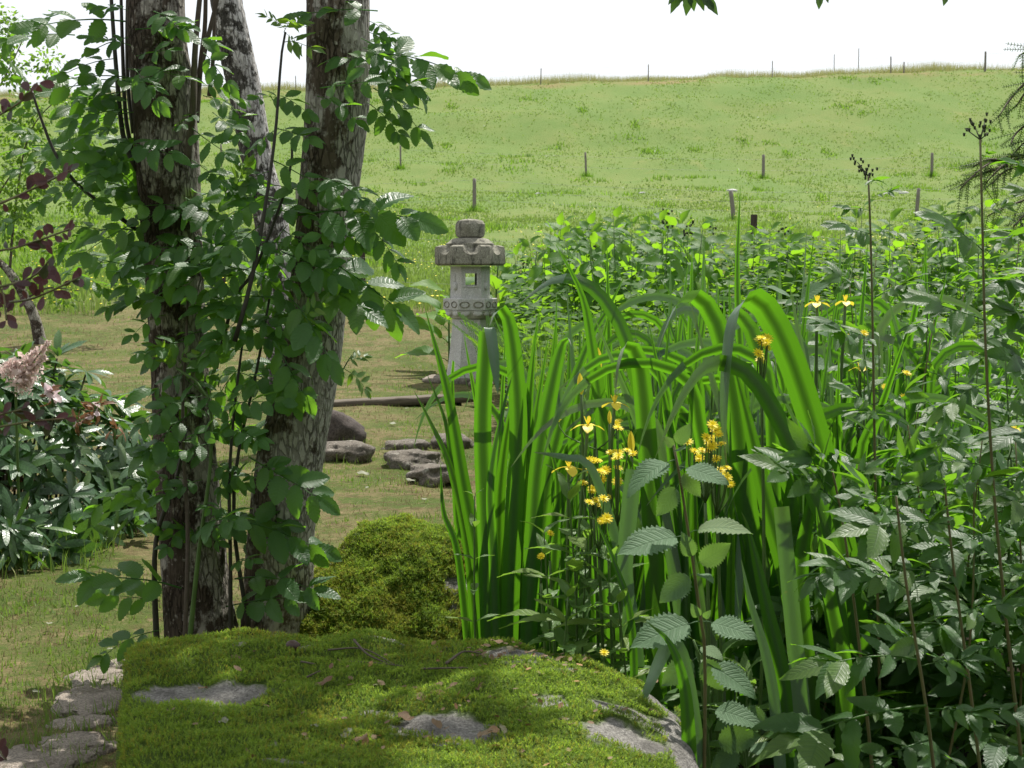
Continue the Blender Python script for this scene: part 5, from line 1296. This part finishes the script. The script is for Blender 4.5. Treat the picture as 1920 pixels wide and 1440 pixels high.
# ------------------------------------------------------------------ yellow hawkweed
hd = MB()
for k in range(18):
    a = k * 2 * math.pi / 18
    leaf(hd, .5, .13, OB, rows=3, fold=.1, droop=.15, cols=2, T=Matrix.Rotation(a, 4, 'Z') @ Matrix.Rotation(.35 if k % 2 else .15, 4, 'X'))
for k in range(10):
    a = k * 2 * math.pi / 10 + .3
    leaf(hd, .32, .11, OB, rows=3, fold=.1, droop=.1, cols=2, T=Matrix.Translation((0, 0, .02)) @ Matrix.Rotation(a, 4, 'Z') @ Matrix.Rotation(.8, 4, 'X'))
tube(hd, [(0, 0, -.18), (0, 0, -.05), (0, 0, .03)], .05, .11, 7, m=1)
HEAD = hd.mesh('flower_head', [M['pet_yellow'], M['stem']])
def hawkweed(heads, Yd, label):
    """heads: photo pixels of the flower heads"""
    cx = sum(h[0] for h in heads) / len(heads); x = (cx - 960) / FPX * Yd
    ft = Vector((x, Yd, G(x, Yd) - .02)); rt = root('hawkweed_plant', ft, label, 'flower', 'yellow hawkweed flowers among the irises')
    top = max(at(h[0], h[1], Yd).z for h in heads); fork = Vector((x, Yd, min(at(h[0], h[1], Yd).z for h in heads) - .06))
    stem_part(rt, [ft, ft.lerp(fork, .5) + Vector((.01, 0, 0)), fork], .004, .003, M['stem'], 'stem')
    for px, py in heads:
        p = at(px, py, Yd + U(-.06, .06)); stem_part(rt, [fork, fork.lerp(p, .5) + Vector(((p.x - x) * .3, 0, 0)), p], .0018, .0012, M['stem'], 'branch', 6, 5)
        n = Vector((U(-.5, .5), U(-1.1, -.1), 1)); put('flower_head', HEAD, rt, p, n.cross(Vector((1, .2, 0))), n, U(.018, .026))
def cluster(cx, cy, n, sx, sy): return [(random.gauss(cx, sx), random.gauss(cy, sy)) for _ in range(n)]
hawkweed(cluster(1118, 888, 13, 13, 20), 2.78, 'yellow hawkweed cluster above the willowherb tip'); hawkweed(cluster(1162, 872, 12, 10, 24), 2.8, 'narrow yellow hawkweed cluster beside the nettle top leaves')
hawkweed([(1105, 942), (1118, 938), (1128, 948), (1132, 935), (1138, 972), (1128, 976)], 2.7, 'low yellow hawkweed heads over the willowherb leaves')
hawkweed(cluster(1320, 830, 16, 18, 26), 2.62, 'dense yellow hawkweed cluster behind the nettle tip'); hawkweed(cluster(1345, 880, 12, 12, 22), 2.66, 'yellow hawkweed cluster low behind the hanging folded leaf')
hawkweed(cluster(1432, 648, 9, 7, 16), 2.72, 'high yellow hawkweed cluster under the arch of the great folded leaf')
hawkweed([(1265, 710), (1247, 758), (1222, 662), (1235, 680)], 3.6, 'scattered yellow heads between the mid bed leaves'); hawkweed([(1045, 788), (1155, 795), (1160, 790)], 3.2, 'single yellow heads around the full iris bloom')
hawkweed([(1620, 625), (1597, 632), (1615, 690), (1660, 725)], 3.3, 'yellow heads beside the tall budding stem'); hawkweed([(1700, 700), (1695, 745), (1720, 748), (1752, 790), (1660, 727)], 3.2, 'yellow heads deep among the meadowsweet leaves')
hawkweed([(1905, 805), (1890, 812)], 3.0, 'pair of yellow heads close to the picture side'); hawkweed([(1032, 1000)], 3.0, 'lone yellow head above the pale willowherb leaves'); hawkweed([(1015, 1043)], 3.0, 'lowest lone yellow head by the iris stalks')
hawkweed([(1133, 1224)], 2.5, 'single dandelion like bloom at the back corner of the slab')

# ------------------------------------------------------------------ nettles
def nettle(stem_px, leaves, Yd, label, r=.0035, red=True):
    P = [at(x, y, Yd) for x, y in stem_px]; ft = Vector((P[0].x, Yd, G(P[0].x, Yd) - .02))
    rt = root('nettle_plant', ft, label, 'nettle', 'stinging nettles in the bed')
    stem_part(rt, [ft] + P, r, r * .6, M['stem_red'] if red else M['stem'], 'stem', 16)
    for bx, by, tx_, ty_, fc, *sc_ in leaves:
        a = at(bx, by, Yd); b = at(tx_, ty_, Yd - (.03 if not fc else .0)); d = b - a
        if fc: n_ = (U(-.2, .2), -1, .25)
        else: n_ = (U(-.25, .25), -U(.3, .6), .8)
        put('leaf', random.choice(NETTLE), rt, a, d + Vector((0, -.02, 0)), n_, d.length * .86)
    return rt
nettle([(1322, 1260), (1316, 1180), (1300, 1060), (1288, 980), (1272, 880), (1262, 830)], [
    (1268, 862, 1168, 893, 0), (1272, 875, 1366, 890, 0), (1275, 880, 1312, 925, 1), (1274, 905, 1232, 962, 1), (1264, 838, 1292, 795, 1), (1264, 840, 1245, 815, 1), (1266, 845, 1285, 830, 0),
    (1290, 1005, 1160, 1015, 0), (1292, 1000, 1392, 962, 0), (1300, 1060, 1365, 1020, 1), (1300, 1050, 1280, 1000, 1), (1304, 1072, 1235, 1120, 1), (1306, 1075, 1345, 1082, 0), (1314, 1165, 1184, 1190, 0), (1318, 1165, 1418, 1178, 0), (1312, 1160, 1295, 1130, 1), (1318, 1160, 1330, 1140, 1)], 2.25, 'tall single nettle with broad toothed leaves standing before the irises')
nettle([(1330, 1440), (1320, 1330), (1310, 1225), (1300, 1200)], [(1310, 1230, 1240, 1275, 1), (1312, 1225, 1350, 1290, 1), (1318, 1240, 1420, 1290, 0), (1320, 1330, 1235, 1365, 0), (1325, 1330, 1425, 1335, 0), (1330, 1390, 1420, 1375, 1), (1325, 1400, 1260, 1420, 0), (1308, 1210, 1360, 1225, 0)], 2.35, 'shorter shaded nettle below the tall one', red=False)
nettle([(1400, 1500), (1395, 1400), (1385, 1320)], [(1388, 1330, 1340, 1360, 1), (1386, 1325, 1440, 1350, 1), (1395, 1400, 1330, 1440, 1), (1398, 1400, 1460, 1400, 0)], 2.4, 'small nettle at the bottom under the square cut iris leaf', red=False)
nettle([(1480, 800), (1490, 640), (1495, 560)], [(1492, 570, 1545, 520, 0), (1490, 565, 1440, 525, 0), (1490, 600, 1560, 620, 0), (1488, 640, 1440, 660, 0), (1487, 690, 1560, 670, 0)], 3.6, 'sunlit yellow green nettle top between the upright iris leaves', red=False)
nettle([(1330, 900), (1335, 740), (1338, 660)], [(1337, 665, 1290, 640, 0), (1337, 665, 1400, 640, 0), (1334, 730, 1290, 770, 1), (1335, 735, 1380, 760, 1), (1332, 790, 1290, 820, 1)], 3.5, 'bright backlit nettle behind the arching iris leaves', red=False)

# ------------------------------------------------------------------ pale willowherb-like plant
def willowherb(px, py_top, Yd, label, n=18, lean=0., s0=.135):
    x = (px - 960) / FPX * Yd; ft = Vector((x, Yd, G(x, Yd) - .02)); top = at(px + lean, py_top, Yd)
    rt = root('willowherb_plant', ft, label, 'wild plant', 'pale leaved willowherbs beside the irises')
    P = catmull([ft, ft.lerp(top, .5) + Vector((U(-.02, .02), 0, 0)), top], n)
    stem_part(rt, P, .0035, .0015, M['stem'], 'stem')
    for i in range(3, n + 1):
        s = s0 * (1.15 - .75 * (i / n) ** 2) * U(.85, 1.15); az = (i % 2) * 1.57 + U(-.4, .4)
        for k in range(2):
            a = az + k * math.pi; put('leaf', random.choice(LOOSE), rt, P[i], (math.cos(a), math.sin(a), U(.1, .6) if i < n - 1 else 1.0), (-.3 * math.cos(a), -.3 * math.sin(a), 1), s)
willowherb(1066, 905, 2.72, 'tallest pale willowherb with a pointed leafy tip'); willowherb(1100, 1010, 2.75, 'willowherb behind the tallest one, its tip among yellow heads', 13); willowherb(1040, 1000, 2.8, 'willowherb whose leaf pairs spread over the iris stalks', 12, -20); willowherb(1130, 1050, 2.68, 'bushy low willowherb at the foot of the iris fans', 11, 10)
willowherb(1075, 1120, 2.62, 'short willowherb standing right behind the slab', 9, -10); willowherb(1160, 1130, 2.6, 'short willowherb by the hanging pale iris leaf', 9); willowherb(1345, 1200, 2.7, 'low willowherb behind the shaded nettle', 9); willowherb(1400, 1260, 2.6, 'low willowherb in deep shade at the bed floor', 8)
willowherb(900, 930, 3.05, 'slim willowherb climbing before the outer iris stalks', 8, -10, .07)

# ------------------------------------------------------------------ meadowsweet
SWG = 'meadowsweet plants crowding the side of the bed'
def sweet_leaf(rt, a, b, top=False, tilt=None):
    d = b - a; put('leaf', random.choice(SWEET_TOP if top else SWEET), rt, a, d, tilt or (U(-.3, .3), -U(.25, .8), 1.0), d.length * 1.02)
def umbel(rt, p, s, n=16):
    mb = MB(); b = world_loc(rt)
    for k in range(5):
        q = p + Vector((U(-.6, .6), U(-.5, .5), U(.1, .8))) * s; tube(mb, [p - b, q - b], .0012, .0009, 4)
        for j in range(n // 3):
            r = q + rvec(.16 * s); mb2 = MB(); tube(mb2, [r - b + Vector((0, 0, -.06 * s)), r - b, r - b + Vector((0, 0, .07 * s))], .0016, .0026, 5); mb.add(mb2.v, mb2.f)
    ob('flower_bud_cluster', mb.mesh('flower_bud_cluster', M['bud']), rt)
def sweet_hero(pix, Yd, leaves, label, buds=True, r=.0036):
    P = [at(x, y, Yd) for x, y in pix]; ft = Vector((P[0].x, Yd, G(P[0].x, Yd) - .02))
    rt = root('meadowsweet_plant', ft, label, 'wild plant', SWG)
    stem_part(rt, ([ft] if P[0].z > .05 else []) + P, r, r * .55, M['stem_red'], 'stem', 20)
    for bx, by, tx_, ty_, *t in leaves: sweet_leaf(rt, at(bx, by, Yd), at(tx_, ty_, Yd - U(0, .12)), top=bool(t))
    if buds: umbel(rt, P[-1], .045)
    else:
        for k in range(3): sweet_leaf(rt, P[-1] - Vector((0, 0, .03 * k)), P[-1] + Vector((U(-.12, .12), U(-.1, .02), U(.02, .12))), True)
    return rt
sweet_hero([(1650, 1350), (1642, 950), (1636, 600), (1632, 430), (1628, 330)], 2.75, [(1632, 395, 1562, 382, 1), (1634, 370, 1690, 345, 1), (1636, 440, 1560, 425), (1638, 435, 1720, 430), (1630, 560, 1540, 490), (1638, 560, 1730, 520), (1640, 640, 1540, 600), (1640, 760, 1560, 720), (1640, 780, 1740, 700), (1642, 850, 1560, 930), (1642, 900, 1745, 860), (1632, 345, 1650, 330, 1)], 'tall meadowsweet stem with a dark bud head against the pasture')
sweet_hero([(1930, 1560), (1905, 1330), (1880, 1100), (1862, 900), (1848, 650), (1842, 420), (1838, 262)], 2.45, [(1842, 380, 1790, 410, 1), (1842, 400, 1910, 370, 1), (1843, 470, 1740, 400), (1845, 480, 1925, 420), (1848, 600, 1700, 560), (1848, 640, 1950, 600), (1852, 720, 1730, 760), (1855, 760, 1960, 740), (1862, 880, 1720, 830), (1866, 930, 1960, 900), (1872, 1000, 1730, 1010), (1878, 1100, 1960, 1050), (1885, 1165, 1778, 1140), (1890, 1170, 1985, 1190), (1838, 300, 1862, 275, 1)], 'tallest meadowsweet with a loose bud head by the conifer branches')
sweet_hero([(1760, 1560), (1740, 1350), (1700, 1100), (1680, 930)], 2.2, [(1735, 1320, 1402, 1395), (1720, 1240, 1490, 1205), (1700, 1105, 1545, 1000), (1740, 1330, 1880, 1345), (1690, 1010, 1780, 960), (1745, 1390, 1530, 1440), (1725, 1250, 1860, 1230), (1685, 960, 1570, 920)], 'low meadowsweet spreading big shaded leaves at the bottom', False)
sweet_hero([(1850, 1560), (1820, 1300), (1790, 1080), (1770, 900)], 2.35, [(1815, 1270, 1640, 1160), (1790, 1080, 1590, 1050), (1780, 980, 1560, 985), (1800, 1150, 1930, 1110), (1775, 920, 1900, 880), (1822, 1330, 1960, 1330), (1840, 1450, 1700, 1400)], 'meadowsweet just behind the low spreading one', False)
sweet_hero([(1640, 1500), (1610, 1200), (1580, 980), (1560, 880)], 2.45, [(1575, 950, 1430, 825), (1570, 930, 1650, 850), (1590, 1040, 1500, 1080), (1600, 1120, 1690, 1060), (1562, 890, 1500, 850)], 'meadowsweet leaning over the broad iris leaves', False)
sweet_spots = []
for i in range(42):
    Yd = U(2.5, 6.8); px = U(1640, 2000) if Yd < 3.2 else U(1530 + 30 * R(), 2050); sweet_spots.append(((px - 960) / FPX * Yd, Yd))
for i in range(18):
    Yd = U(2.75, 3.3); px = U(1500, 1960); sweet_spots.append(((px - 960) / FPX * Yd, Yd))
lab = counted(sweet_spots, ((1660, 'the tall budding meadowsweet'), (1760, 'the low spreading meadowsweet'), (1850, 'the yellow heads among the leaves'), (1925, 'the tallest meadowsweet'), (9999, 'the picture side')), 'leafy meadowsweet, %s one back behind %s')
sweet_hero([(2030, 1500), (2000, 1000), (1985, 600), (1965, 300)], 2.55, [(1968, 330, 1880, 290, 1), (1972, 380, 1880, 350), (1978, 460, 1870, 420), (1980, 520, 1850, 500), (1984, 600, 1860, 570), (1990, 700, 1850, 660), (1995, 800, 1860, 800), (2000, 950, 1850, 930), (1966, 310, 1930, 260, 1)], 'meadowsweet half out of view whose leaves reach in below the conifer', False)
for i, (x, Yd) in enumerate(sweet_spots):
    h = U(.72, 1.05) if Yd < 5 else U(.9, 1.2)
    if Yd < 3.2: h = U(.6, .92) if i < 42 else U(.3, .8)
    ft = Vector((x, Yd, G(x, Yd) - .02)); top = ft + Vector((U(-.12, .12), U(-.1, .1), h))
    rt = root('meadowsweet_plant', ft, lab[(x, Yd)], 'wild plant', SWG)
    P = catmull([ft, ft.lerp(top, .5) + Vector((U(-.03, .03), 0, 0)), top], 10); stem_part(rt, P, .0032, .0016, M['stem_red'] if i % 2 else M['stem'], 'stem', 10, 5)
    for k in range(13):
        t = .25 + .75 * k / 12; p = P[min(10, int(t * 10))]; a = k * 2.4 + U(-.4, .4)
        put('leaf', random.choice((SWEET_LIT if R() < .3 else SWEET) if t < .85 else SWEET_TOP), rt, p, (math.cos(a), math.sin(a), U(-.35, .5)), (U(-.3, .3), -U(.1, .8), 1), U(.18, .29) * (1.1 - .45 * t))

# ------------------------------------------------------------------ nettle bank behind the bed
for i in range(110):
    Yd = 11.8 + 3.8 * (i / 110) ** 1.2 + U(-.3, .3); x = U(.05, .40 * Yd) if R() < .68 else U(.0, 1.7)
    if Yd < 14 and x < .35 and x < .2 + R() * .4: x += .4
    hpx = 398 + 30 * vnoise(x * .9, 3.) + U(-25, 45) + (30 if x < .3 else 0)
    h = max(.5, at(960, float(hpx), Yd).z - G(x, Yd)) * U(.86, 1.0)
    ft = Vector((x, Yd, G(x, Yd) - .03)); top = ft + Vector((U(-.15, .15), U(-.15, .1), h))
    rt = root('bank_plant', ft, 'broad leaved weed in the %s of the leafy bank, %s' % ('front row' if Yd < 12.7 else 'second row' if Yd < 13.8 else 'third row' if Yd < 14.8 else 'back row', next(t for q, t in ((1000, 'beside the lantern'), (1090, 'above the ferns'), (1180, 'behind the tallest iris tips'), (1290, 'above the yellow flowers'), (1380, 'beside the dark iris spear'), (1470, 'below the dark square post'), (1580, 'behind the high iris blooms'), (1690, 'around the tall budding meadowsweet'), (1800, 'below the grey pasture post'), (9999, 'behind the tallest meadowsweet')) if x / Yd * FPX + 960 < q)), 'wild plant', 'leafy weeds of the bank behind the irises')
    P = catmull([ft, ft.lerp(top, .5) + Vector((U(-.06, .06), 0, 0)), top], 8); stem_part(rt, P, .005, .003, M['stem'], 'stem', 8, 4)
    nl = 24
    for k in range(nl):
        t = .2 + .8 * k / (nl - 1); p = P[min(8, int(t * 8))].lerp(P[min(8, int(t * 8) + 1)], t * 8 % 1); a = k * 2.4 + U(-.5, .5)
        put('leaf', random.choice(BANK), rt, p, (math.cos(a), math.sin(a), U(-.7, .35) if k < nl - 2 else .9), (.3 * math.cos(a) + U(-.35, .35), .3 * math.sin(a) + U(-.75, -.1), .8), U(.15, .28) * (1.12 - .5 * t ** 2))
    if R() < .13:
        mb = MB(); b = world_loc(rt)
        for j in range(9): q = top - b + rvec(.03) + Vector((0, 0, .03)); tube(mb, [q, q + Vector((0, 0, .02))], .008, .012, 5)
        ob('seed_head', mb.mesh('seed_head', M['bud']), rt)
# broad dock behind the lantern
for px, py, lb, n_, s_ in ((842, 640, 'broad leaved dock with bright backlit leaves beside the lantern', 13, .34), (930, 600, 'broad leaved dock peeping out behind the lantern pillar', 9, .3), (1000, 470, 'broad leaved dock at the lantern side of the bank', 8, .26)):
    Yd = 13.7; x = (px - 960) / FPX * Yd; ft = Vector((x, Yd, G(x, Yd) - .02)); rt = root('dock_plant', ft, lb, 'wild plant')
    H = .95 if px < 900 else 1.2
    stem_part(rt, [ft, ft + Vector((0, 0, H * .6)), ft + Vector((.03, 0, H))], .012, .006, M['stem'], 'stem', 6)
    for k in range(n_):
        a = k * 2.4 + 2.8; put('leaf', random.choice(DOCK), rt, ft + Vector((0, 0, H * (.12 + .8 * k / n_))), (math.cos(a), math.sin(a) * .8, U(.3, .8)), (-.4 * math.cos(a), -.5, 1), s_ * U(.9, 1.3))
# ferns in front of the bank
def frond_mesh(seed):
    rr = random.Random(seed); mb = MB(); pt = lambda t: Vector((0, t * .92, .28 * t - .45 * t * t))
    tube(mb, [pt(i / 8) for i in range(9)], .006, .002, 4, cap=False)
    for i in range(22):
        t = .12 + .86 * i / 21; ln = .20 * (math.sin(math.pi * min(1, t * .9 + .12)) ** .8) * (1.02 - t * .65) + .015
        for s in (-1, 1):
            a0 = pt(t); dr = Vector((s, .35, -.12)).normalized()
            nn = max(3, int(ln / .018))
            for j in range(nn):
                q = a0 + dr * ln * (j / nn); l_ = .022 * (1 - .75 * j / nn) + .006
                for s2 in (-1, 1):
                    e = q + (Vector((0, s2, 0)) + dr * .5).normalized() * l_; wv = dr * .0065
                    mb.add([q - wv, q + wv, e + wv * .5, e - wv * .3], [(0, 1, 2, 3)])
    return mb.mesh('frond', M['fern'], False)
FROND = [frond_mesh(i) for i in range(2)]
for px, Yd, lb in ((985, 11.2, 'green fern nearest the lantern'), (1060, 10.6, 'feathery fern standing tallest in the middle of the ferns'), (1120, 10.2, 'fern behind the slanting iris tips'), (1020, 9.8, 'low fern in front of the tallest one'), (1190, 10.6, 'fern farthest from the lantern beneath the bank'), (945, 11.8, 'dim fern at the pillar of the lantern')):
    x = (px - 960) / FPX * Yd; ft = Vector((x, Yd, G(x, Yd) + .02)); rt = root('fern', ft, lb, 'fern', 'ferns at the foot of the bank')
    for k in range(10):
        a = k * .63 + U(-.2, .2); put('frond', FROND[k % 2], rt, ft, (math.cos(a) * .6, math.sin(a) * .6, 1.0), (-math.cos(a), -math.sin(a) - .2, .6), U(.7, .95))
# ground cover between the taller plants
def ground_cover():
    kinds = SIMPLE; mats = []
    for _ in range(34000):
        Yd = 2.7 + 13.3 * R() ** .62; x = U(-.02, .40 * Yd + .2)
        if Yd < 3.4 and x < .12: continue
        if Yd < 4.6 and x > .45 and R() < .8: continue
        top = (.20 if Yd < 4.5 else .45 if Yd < 8 else .70 if Yd < 11.3 else 1.0) * (1 + .6 * float(vnoise(x * 1.4, Yd * 1.4)))
        p = Vector((x, Yd, G(x, Yd) + top * R() ** .7)); a = U(0, 6.28)
        mm = frame((math.cos(a), math.sin(a), U(-.2, .7)), (U(-.4, .4), U(-.6, .2), 1)).to_4x4() @ Matrix.Scale(U(.03, .065) * (1 + Yd * .075), 4); mm.translation = p; mats.append(mm)
    Vs, Fs, Us, off = [], [], [], 0
    for i in range(3):
        v, f, u = inst(*kinds[i], mats[i::3]); Vs.append(v); Fs.append(f + off); Us.append(u); off += len(v)
    o = ob('undergrowth', np_mesh('undergrowth', np.concatenate(Vs), np.concatenate(Fs), M['under'], uv=np.concatenate(Us))); tag(o, 'low leafy green undergrowth covering the soil of the bed', None, None, 'stuff')
ground_cover()
n = 7000; Y = RNG.uniform(5.0, 13.5, n); X = RNG.uniform(.0, 1, n) * (Y * .4 + .2) + .1
blades(X, Y, RNG.uniform(.35, .85, n), .007 + 0 * X, .45, M['tallgrass'], 'tall_grass', 'tall green grass growing between the irises and the bank', seg=2)
n = 900; Y = RNG.uniform(17.2, 18.6, n); X = RNG.uniform(-.2, 7.5, n)
blades(X, Y, RNG.uniform(.7, 1.25, n), .008 + 0 * X, .3, M['hay'], 'seeding_grass', 'thin seeding grass stalks above the leafy bank', seg=2)

# hedge of leaves, added out of view to cut the sky fill
def blocker():
    v, f, u = SIMPLE[0]; mats = []
    for _ in range(16000):
        x = U(-11, 11); z = 4.6 * R() ** .8; p = Vector((x, -3.6 - 1.6 * R() + .5 * float(vnoise(x * .8, z * .8)), z))
        mm = frame(rvec(), rvec() + Vector((0, .8, .5))).to_4x4() @ Matrix.Scale(U(.14, .26), 4); mm.translation = p; mats.append(mm)
    V, F, UV = inst(v, f, u, mats)
    o = ob('blocker', np_mesh('blocker', V, F, M['crown'], uv=UV)); tag(o, 'added unseen leafy hedge cutting sky fill behind the viewer', None, None, 'stuff')
blocker()
# ------------------------------------------------------------------ rhododendron and pink plumes
def rhododendron():
    c = Vector((-2.15, 5.55, 0)); rt = root('rhododendron_bush', c, 'low rhododendron with shiny dark leaves and fading blooms at the lawn edge', 'shrub')
    whorls = []
    while len(whorls) < 430:
        th, ph = U(0, 6.28), math.acos(R() ** 1.7); rr = U(.82, 1.03) * (1 + .10 * noise.noise((th * 2, ph * 3, 1)))
        d = Vector((math.sin(ph) * math.cos(th), math.sin(ph) * math.sin(th), math.cos(ph)))
        p = c + Vector((d.x * .74 * rr, d.y * 1.0 * rr, .03 + d.z * .67 * rr))
        if p.z < .05 or p.y > 6.1: continue
        whorls.append((p, (d + Vector((0, -.1, .55)) + rvec(.38)).normalized()))
    whorls.append((at(208, 745, 5.5), Vector((.25, -.1, 1)).normalized())); whorls.append((at(62, 700, 5.6), Vector((0, 0, 1)))); whorls.append((at(15, 720, 5.4), Vector((-.1, 0, 1))))
    st = MB()
    for p, d in whorls[::3]: tube(st, [Vector(((p.x - c.x) * .72, (p.y - c.y) * .72, .01)), Vector(((p.x - c.x) * .8, (p.y - c.y) * .8, p.z * .55)), p - c - d * .01], .006, .004, 5)
    ob('branches', st.mesh('branches', M['twig']), rt)
    whorls.sort(key=lambda w_: w_[0].y - .35 * w_[0].x); n = 0; rest = []
    for wi, (p, d) in enumerate(whorls):
        k = random.randint(8, 11); t = d.cross(Vector((.3, .1, 1))).normalized(); b2 = d.cross(t); young = R() < .10 or wi in ()
        for j in range(k):
            a = j * 6.283 / k + U(-.2, .2); e = (t * math.cos(a) + b2 * math.sin(a)); up = U(-.25, .75) if not young else U(.9, 1.6)
            dd = (e + d * up).normalized(); nn = d - e * .3 + rvec(.3); s = U(.075, .135)
            if n < 300 and p.x > -2.25: put('leaf', RHODO_NEW if young else random.choice(RHODO), rt, p, dd, nn, s); n += 1
            else:
                mm = frame(dd, nn).to_4x4() @ Matrix.Scale(s, 4); mm.translation = p - c; rest.append(mm)
    mb_ = MB(); leaf(mb_, 1, .27, prof(.75, .6), rows=5, fold=.1, droop=.3); v, f, u = inst(*mb_.arrays(), rest)
    tag(ob('leaves', np_mesh('leaves', v, f, M['rhodo'], uv=u), rt), None, None, None, 'stuff')
    PET = leaf_mesh('petal', M['pet_white'], 1, .7, OB, 0, rows=6, fold=.3, droop=.3, wave=.05); PETB = leaf_mesh('petal', M['pet_brown'], 1, .4, OB, 0, rows=5, fold=.5, droop=.8, wave=.06)
    for px, py, w_, b_ in ((98, 738, 14, 8), (178, 765, 5, 12), (150, 790, 2, 14), (215, 810, 0, 8), (118, 1085, 0, 10), (45, 905, 2, 6)):
        p = at(px, py, 5.15); core = MB(); tube(core, [p - c + Vector((0, 0, -.05)), p - c, p - c + Vector((0, 0, .01))], .005, .004, 6); fc = ob('flower_truss', core.mesh('flower_truss', M['stem']), rt)
        for q in range(w_ + b_):
            d = (rvec() + Vector((0, -.4, .5))).normalized(); put('petal', PET if q < w_ else PETB, fc, p + rvec(.012), d, rvec(), U(.03, .05))
rhododendron()
def plume(px0, py0, px1, py1, Yd, rt):
    a, b = at(px0, py0, Yd), at(px1, py1, Yd); base = world_loc(rt)
    mb = MB(); tube(mb, [a - base, b - base], .003, .0015, 4)
    P0 = [(p, ) for p in ()]
    for i in range(260):
        t = R(); p = a.lerp(b, t) + rvec(.017 * (1.15 - t)) - base; r = .0042
        d1, d2 = rvec(r), rvec(r); mb.add([p - d1, p - d2, p + d1, p + d2], [(0, 1, 2, 3)], m=1)
    o = ob('flower_plume', mb.mesh('flower_plume', [M['stem'], M['pet_pink']], False), rt); return tag(o, None, None, None, 'stuff')
pk = root('plume_flower', (at(30, 760, 4.85).x, 4.85, 0), 'pale pink feathery flower plumes rising out of the rhododendron top', 'flower')
for q in ((30, 720, 92, 640), (20, 700, 70, 655), (40, 715, 85, 668), (35, 720, 60, 690), (10, 700, 30, 680), (45, 725, 52, 705)): plume(*q, 4.75, pk)
stem_part(pk, [Vector((at(30, 760, 4.85).x, 4.85, 0)), at(30, 760, 4.8), at(30, 715, 4.75)], .006, .004, M['stem'], 'stem')
# long grass under the rhododendron
n = 1200; Y = RNG.normal(5.0, .2, n); X = -2.0 + RNG.normal(.25, .3, n) + (Y - 4.9) * .1
k = (X < -1.45); blades(X[k], Y[k], RNG.uniform(.04, .14, k.sum()), .004 + 0 * X[k], .6, M['lawn'], 'edge_grass', 'long grass hanging out from under the rhododendron', seg=2)

# ------------------------------------------------------------------ barberry at the left edge, close to the camera
def barberry():
    Yd = 1.75; c = Vector((-.95, 1.8, 0)); rt = root('barberry_bush', c, 'purple leaved barberry with small rounded leaves reaching in at the edge', 'shrub')
    sprigs = [[(-120, 260), (-20, 225), (40, 190), (70, 155)], [(-120, 420), (-10, 385), (60, 355), (130, 320)], [(-100, 480), (0, 470), (60, 455), (130, 430)], [(-120, 600), (-10, 570), (60, 560), (150, 520)], [(-100, 560), (-10, 540), (60, 520), (100, 480)], [(-120, 820), (0, 800), (60, 790), (120, 785)], [(-120, 780), (-20, 780), (40, 768)], [(-60, 520), (0, 540), (12, 600)], [(-100, 1380), (-20, 1395), (12, 1425)]]
    hub = at(-190, 620, Yd)
    stem_part(rt, [c + Vector((0, 0, -.02)), at(-260, 1100, Yd), hub, at(-170, 300, Yd)], .012, .006, M['stem_dark'], 'stem')
    for i, s in enumerate(sprigs):
        P = catmull([hub.lerp(at(*s[0], Yd), .6)] + [at(x, y, Yd + U(-.05, .05)) for x, y in s], 16); stem_part(rt, P, .0022, .0012, M['stem_red'], 'sprig', 16, 5)
        for j in range(5, 17):
            for k in range(1 if j < 10 else 2):
                a = U(0, 6.28); d = (P[min(16, j + 1)] - P[j - 1]).normalized() * .6 + Vector((math.cos(a), U(-.5, .5), math.sin(a)))
                grn = i in (5, 6) and R() < .6 or R() < .12
                put('leaf', BARB_G if grn else random.choice(BARB), rt, P[j], d, (U(-.4, .4), -1, U(-.2, .8)), U(.011, .021))
barberry()

# ------------------------------------------------------------------ small things on the lawn
for px, py, sz, lb in ((668, 893, 26, 'pale leaf on the lawn just below the low grey rock'), (782, 908, 20, 'pale leaf on the lawn in front of the brownish rock'), (790, 945, 16, 'small pale leaf on the bare lawn beside the iris leaves'), (598, 968, 26, 'whitish leaf on the lawn next to the leaning trunk'), (630, 690, 18, 'pale leaf on the lawn above the rail by the leaning trunk'), (745, 800, 16, 'small pale leaf on the lawn under the rail'), (250, 1150, 16, 'white leaf on the lawn beside the dark trunk foot'), (200, 1230, 12, 'tiny pale leaf on the lawn above the path stones'), (140, 1150, 10, 'tiny pale leaf on the lawn below the rhododendron'), (60, 1310, 16, 'pale leaf on the lawn level with the second path stone'), (100, 1180, 14, 'pale leaf in the open lawn between rhododendron and path'), (740, 1000, 14, 'small pale leaf on the lawn just behind the mossy boulder'), (760, 770, 12, 'tiny pale leaf on the lawn right behind the rail'), (690, 920, 12, 'tiny pale leaf on the lawn between trunk and rocks')):
    p = gp(px, py, .02); a = U(0, 6.28)
    o = put('fallen_leaf', random.choice(DEADG), None, p, (math.cos(a), math.sin(a), .15), (0, -.3, 1), sz / FPX * p.y); tag(o, lb, 'leaf', 'fallen leaves on the lawn')
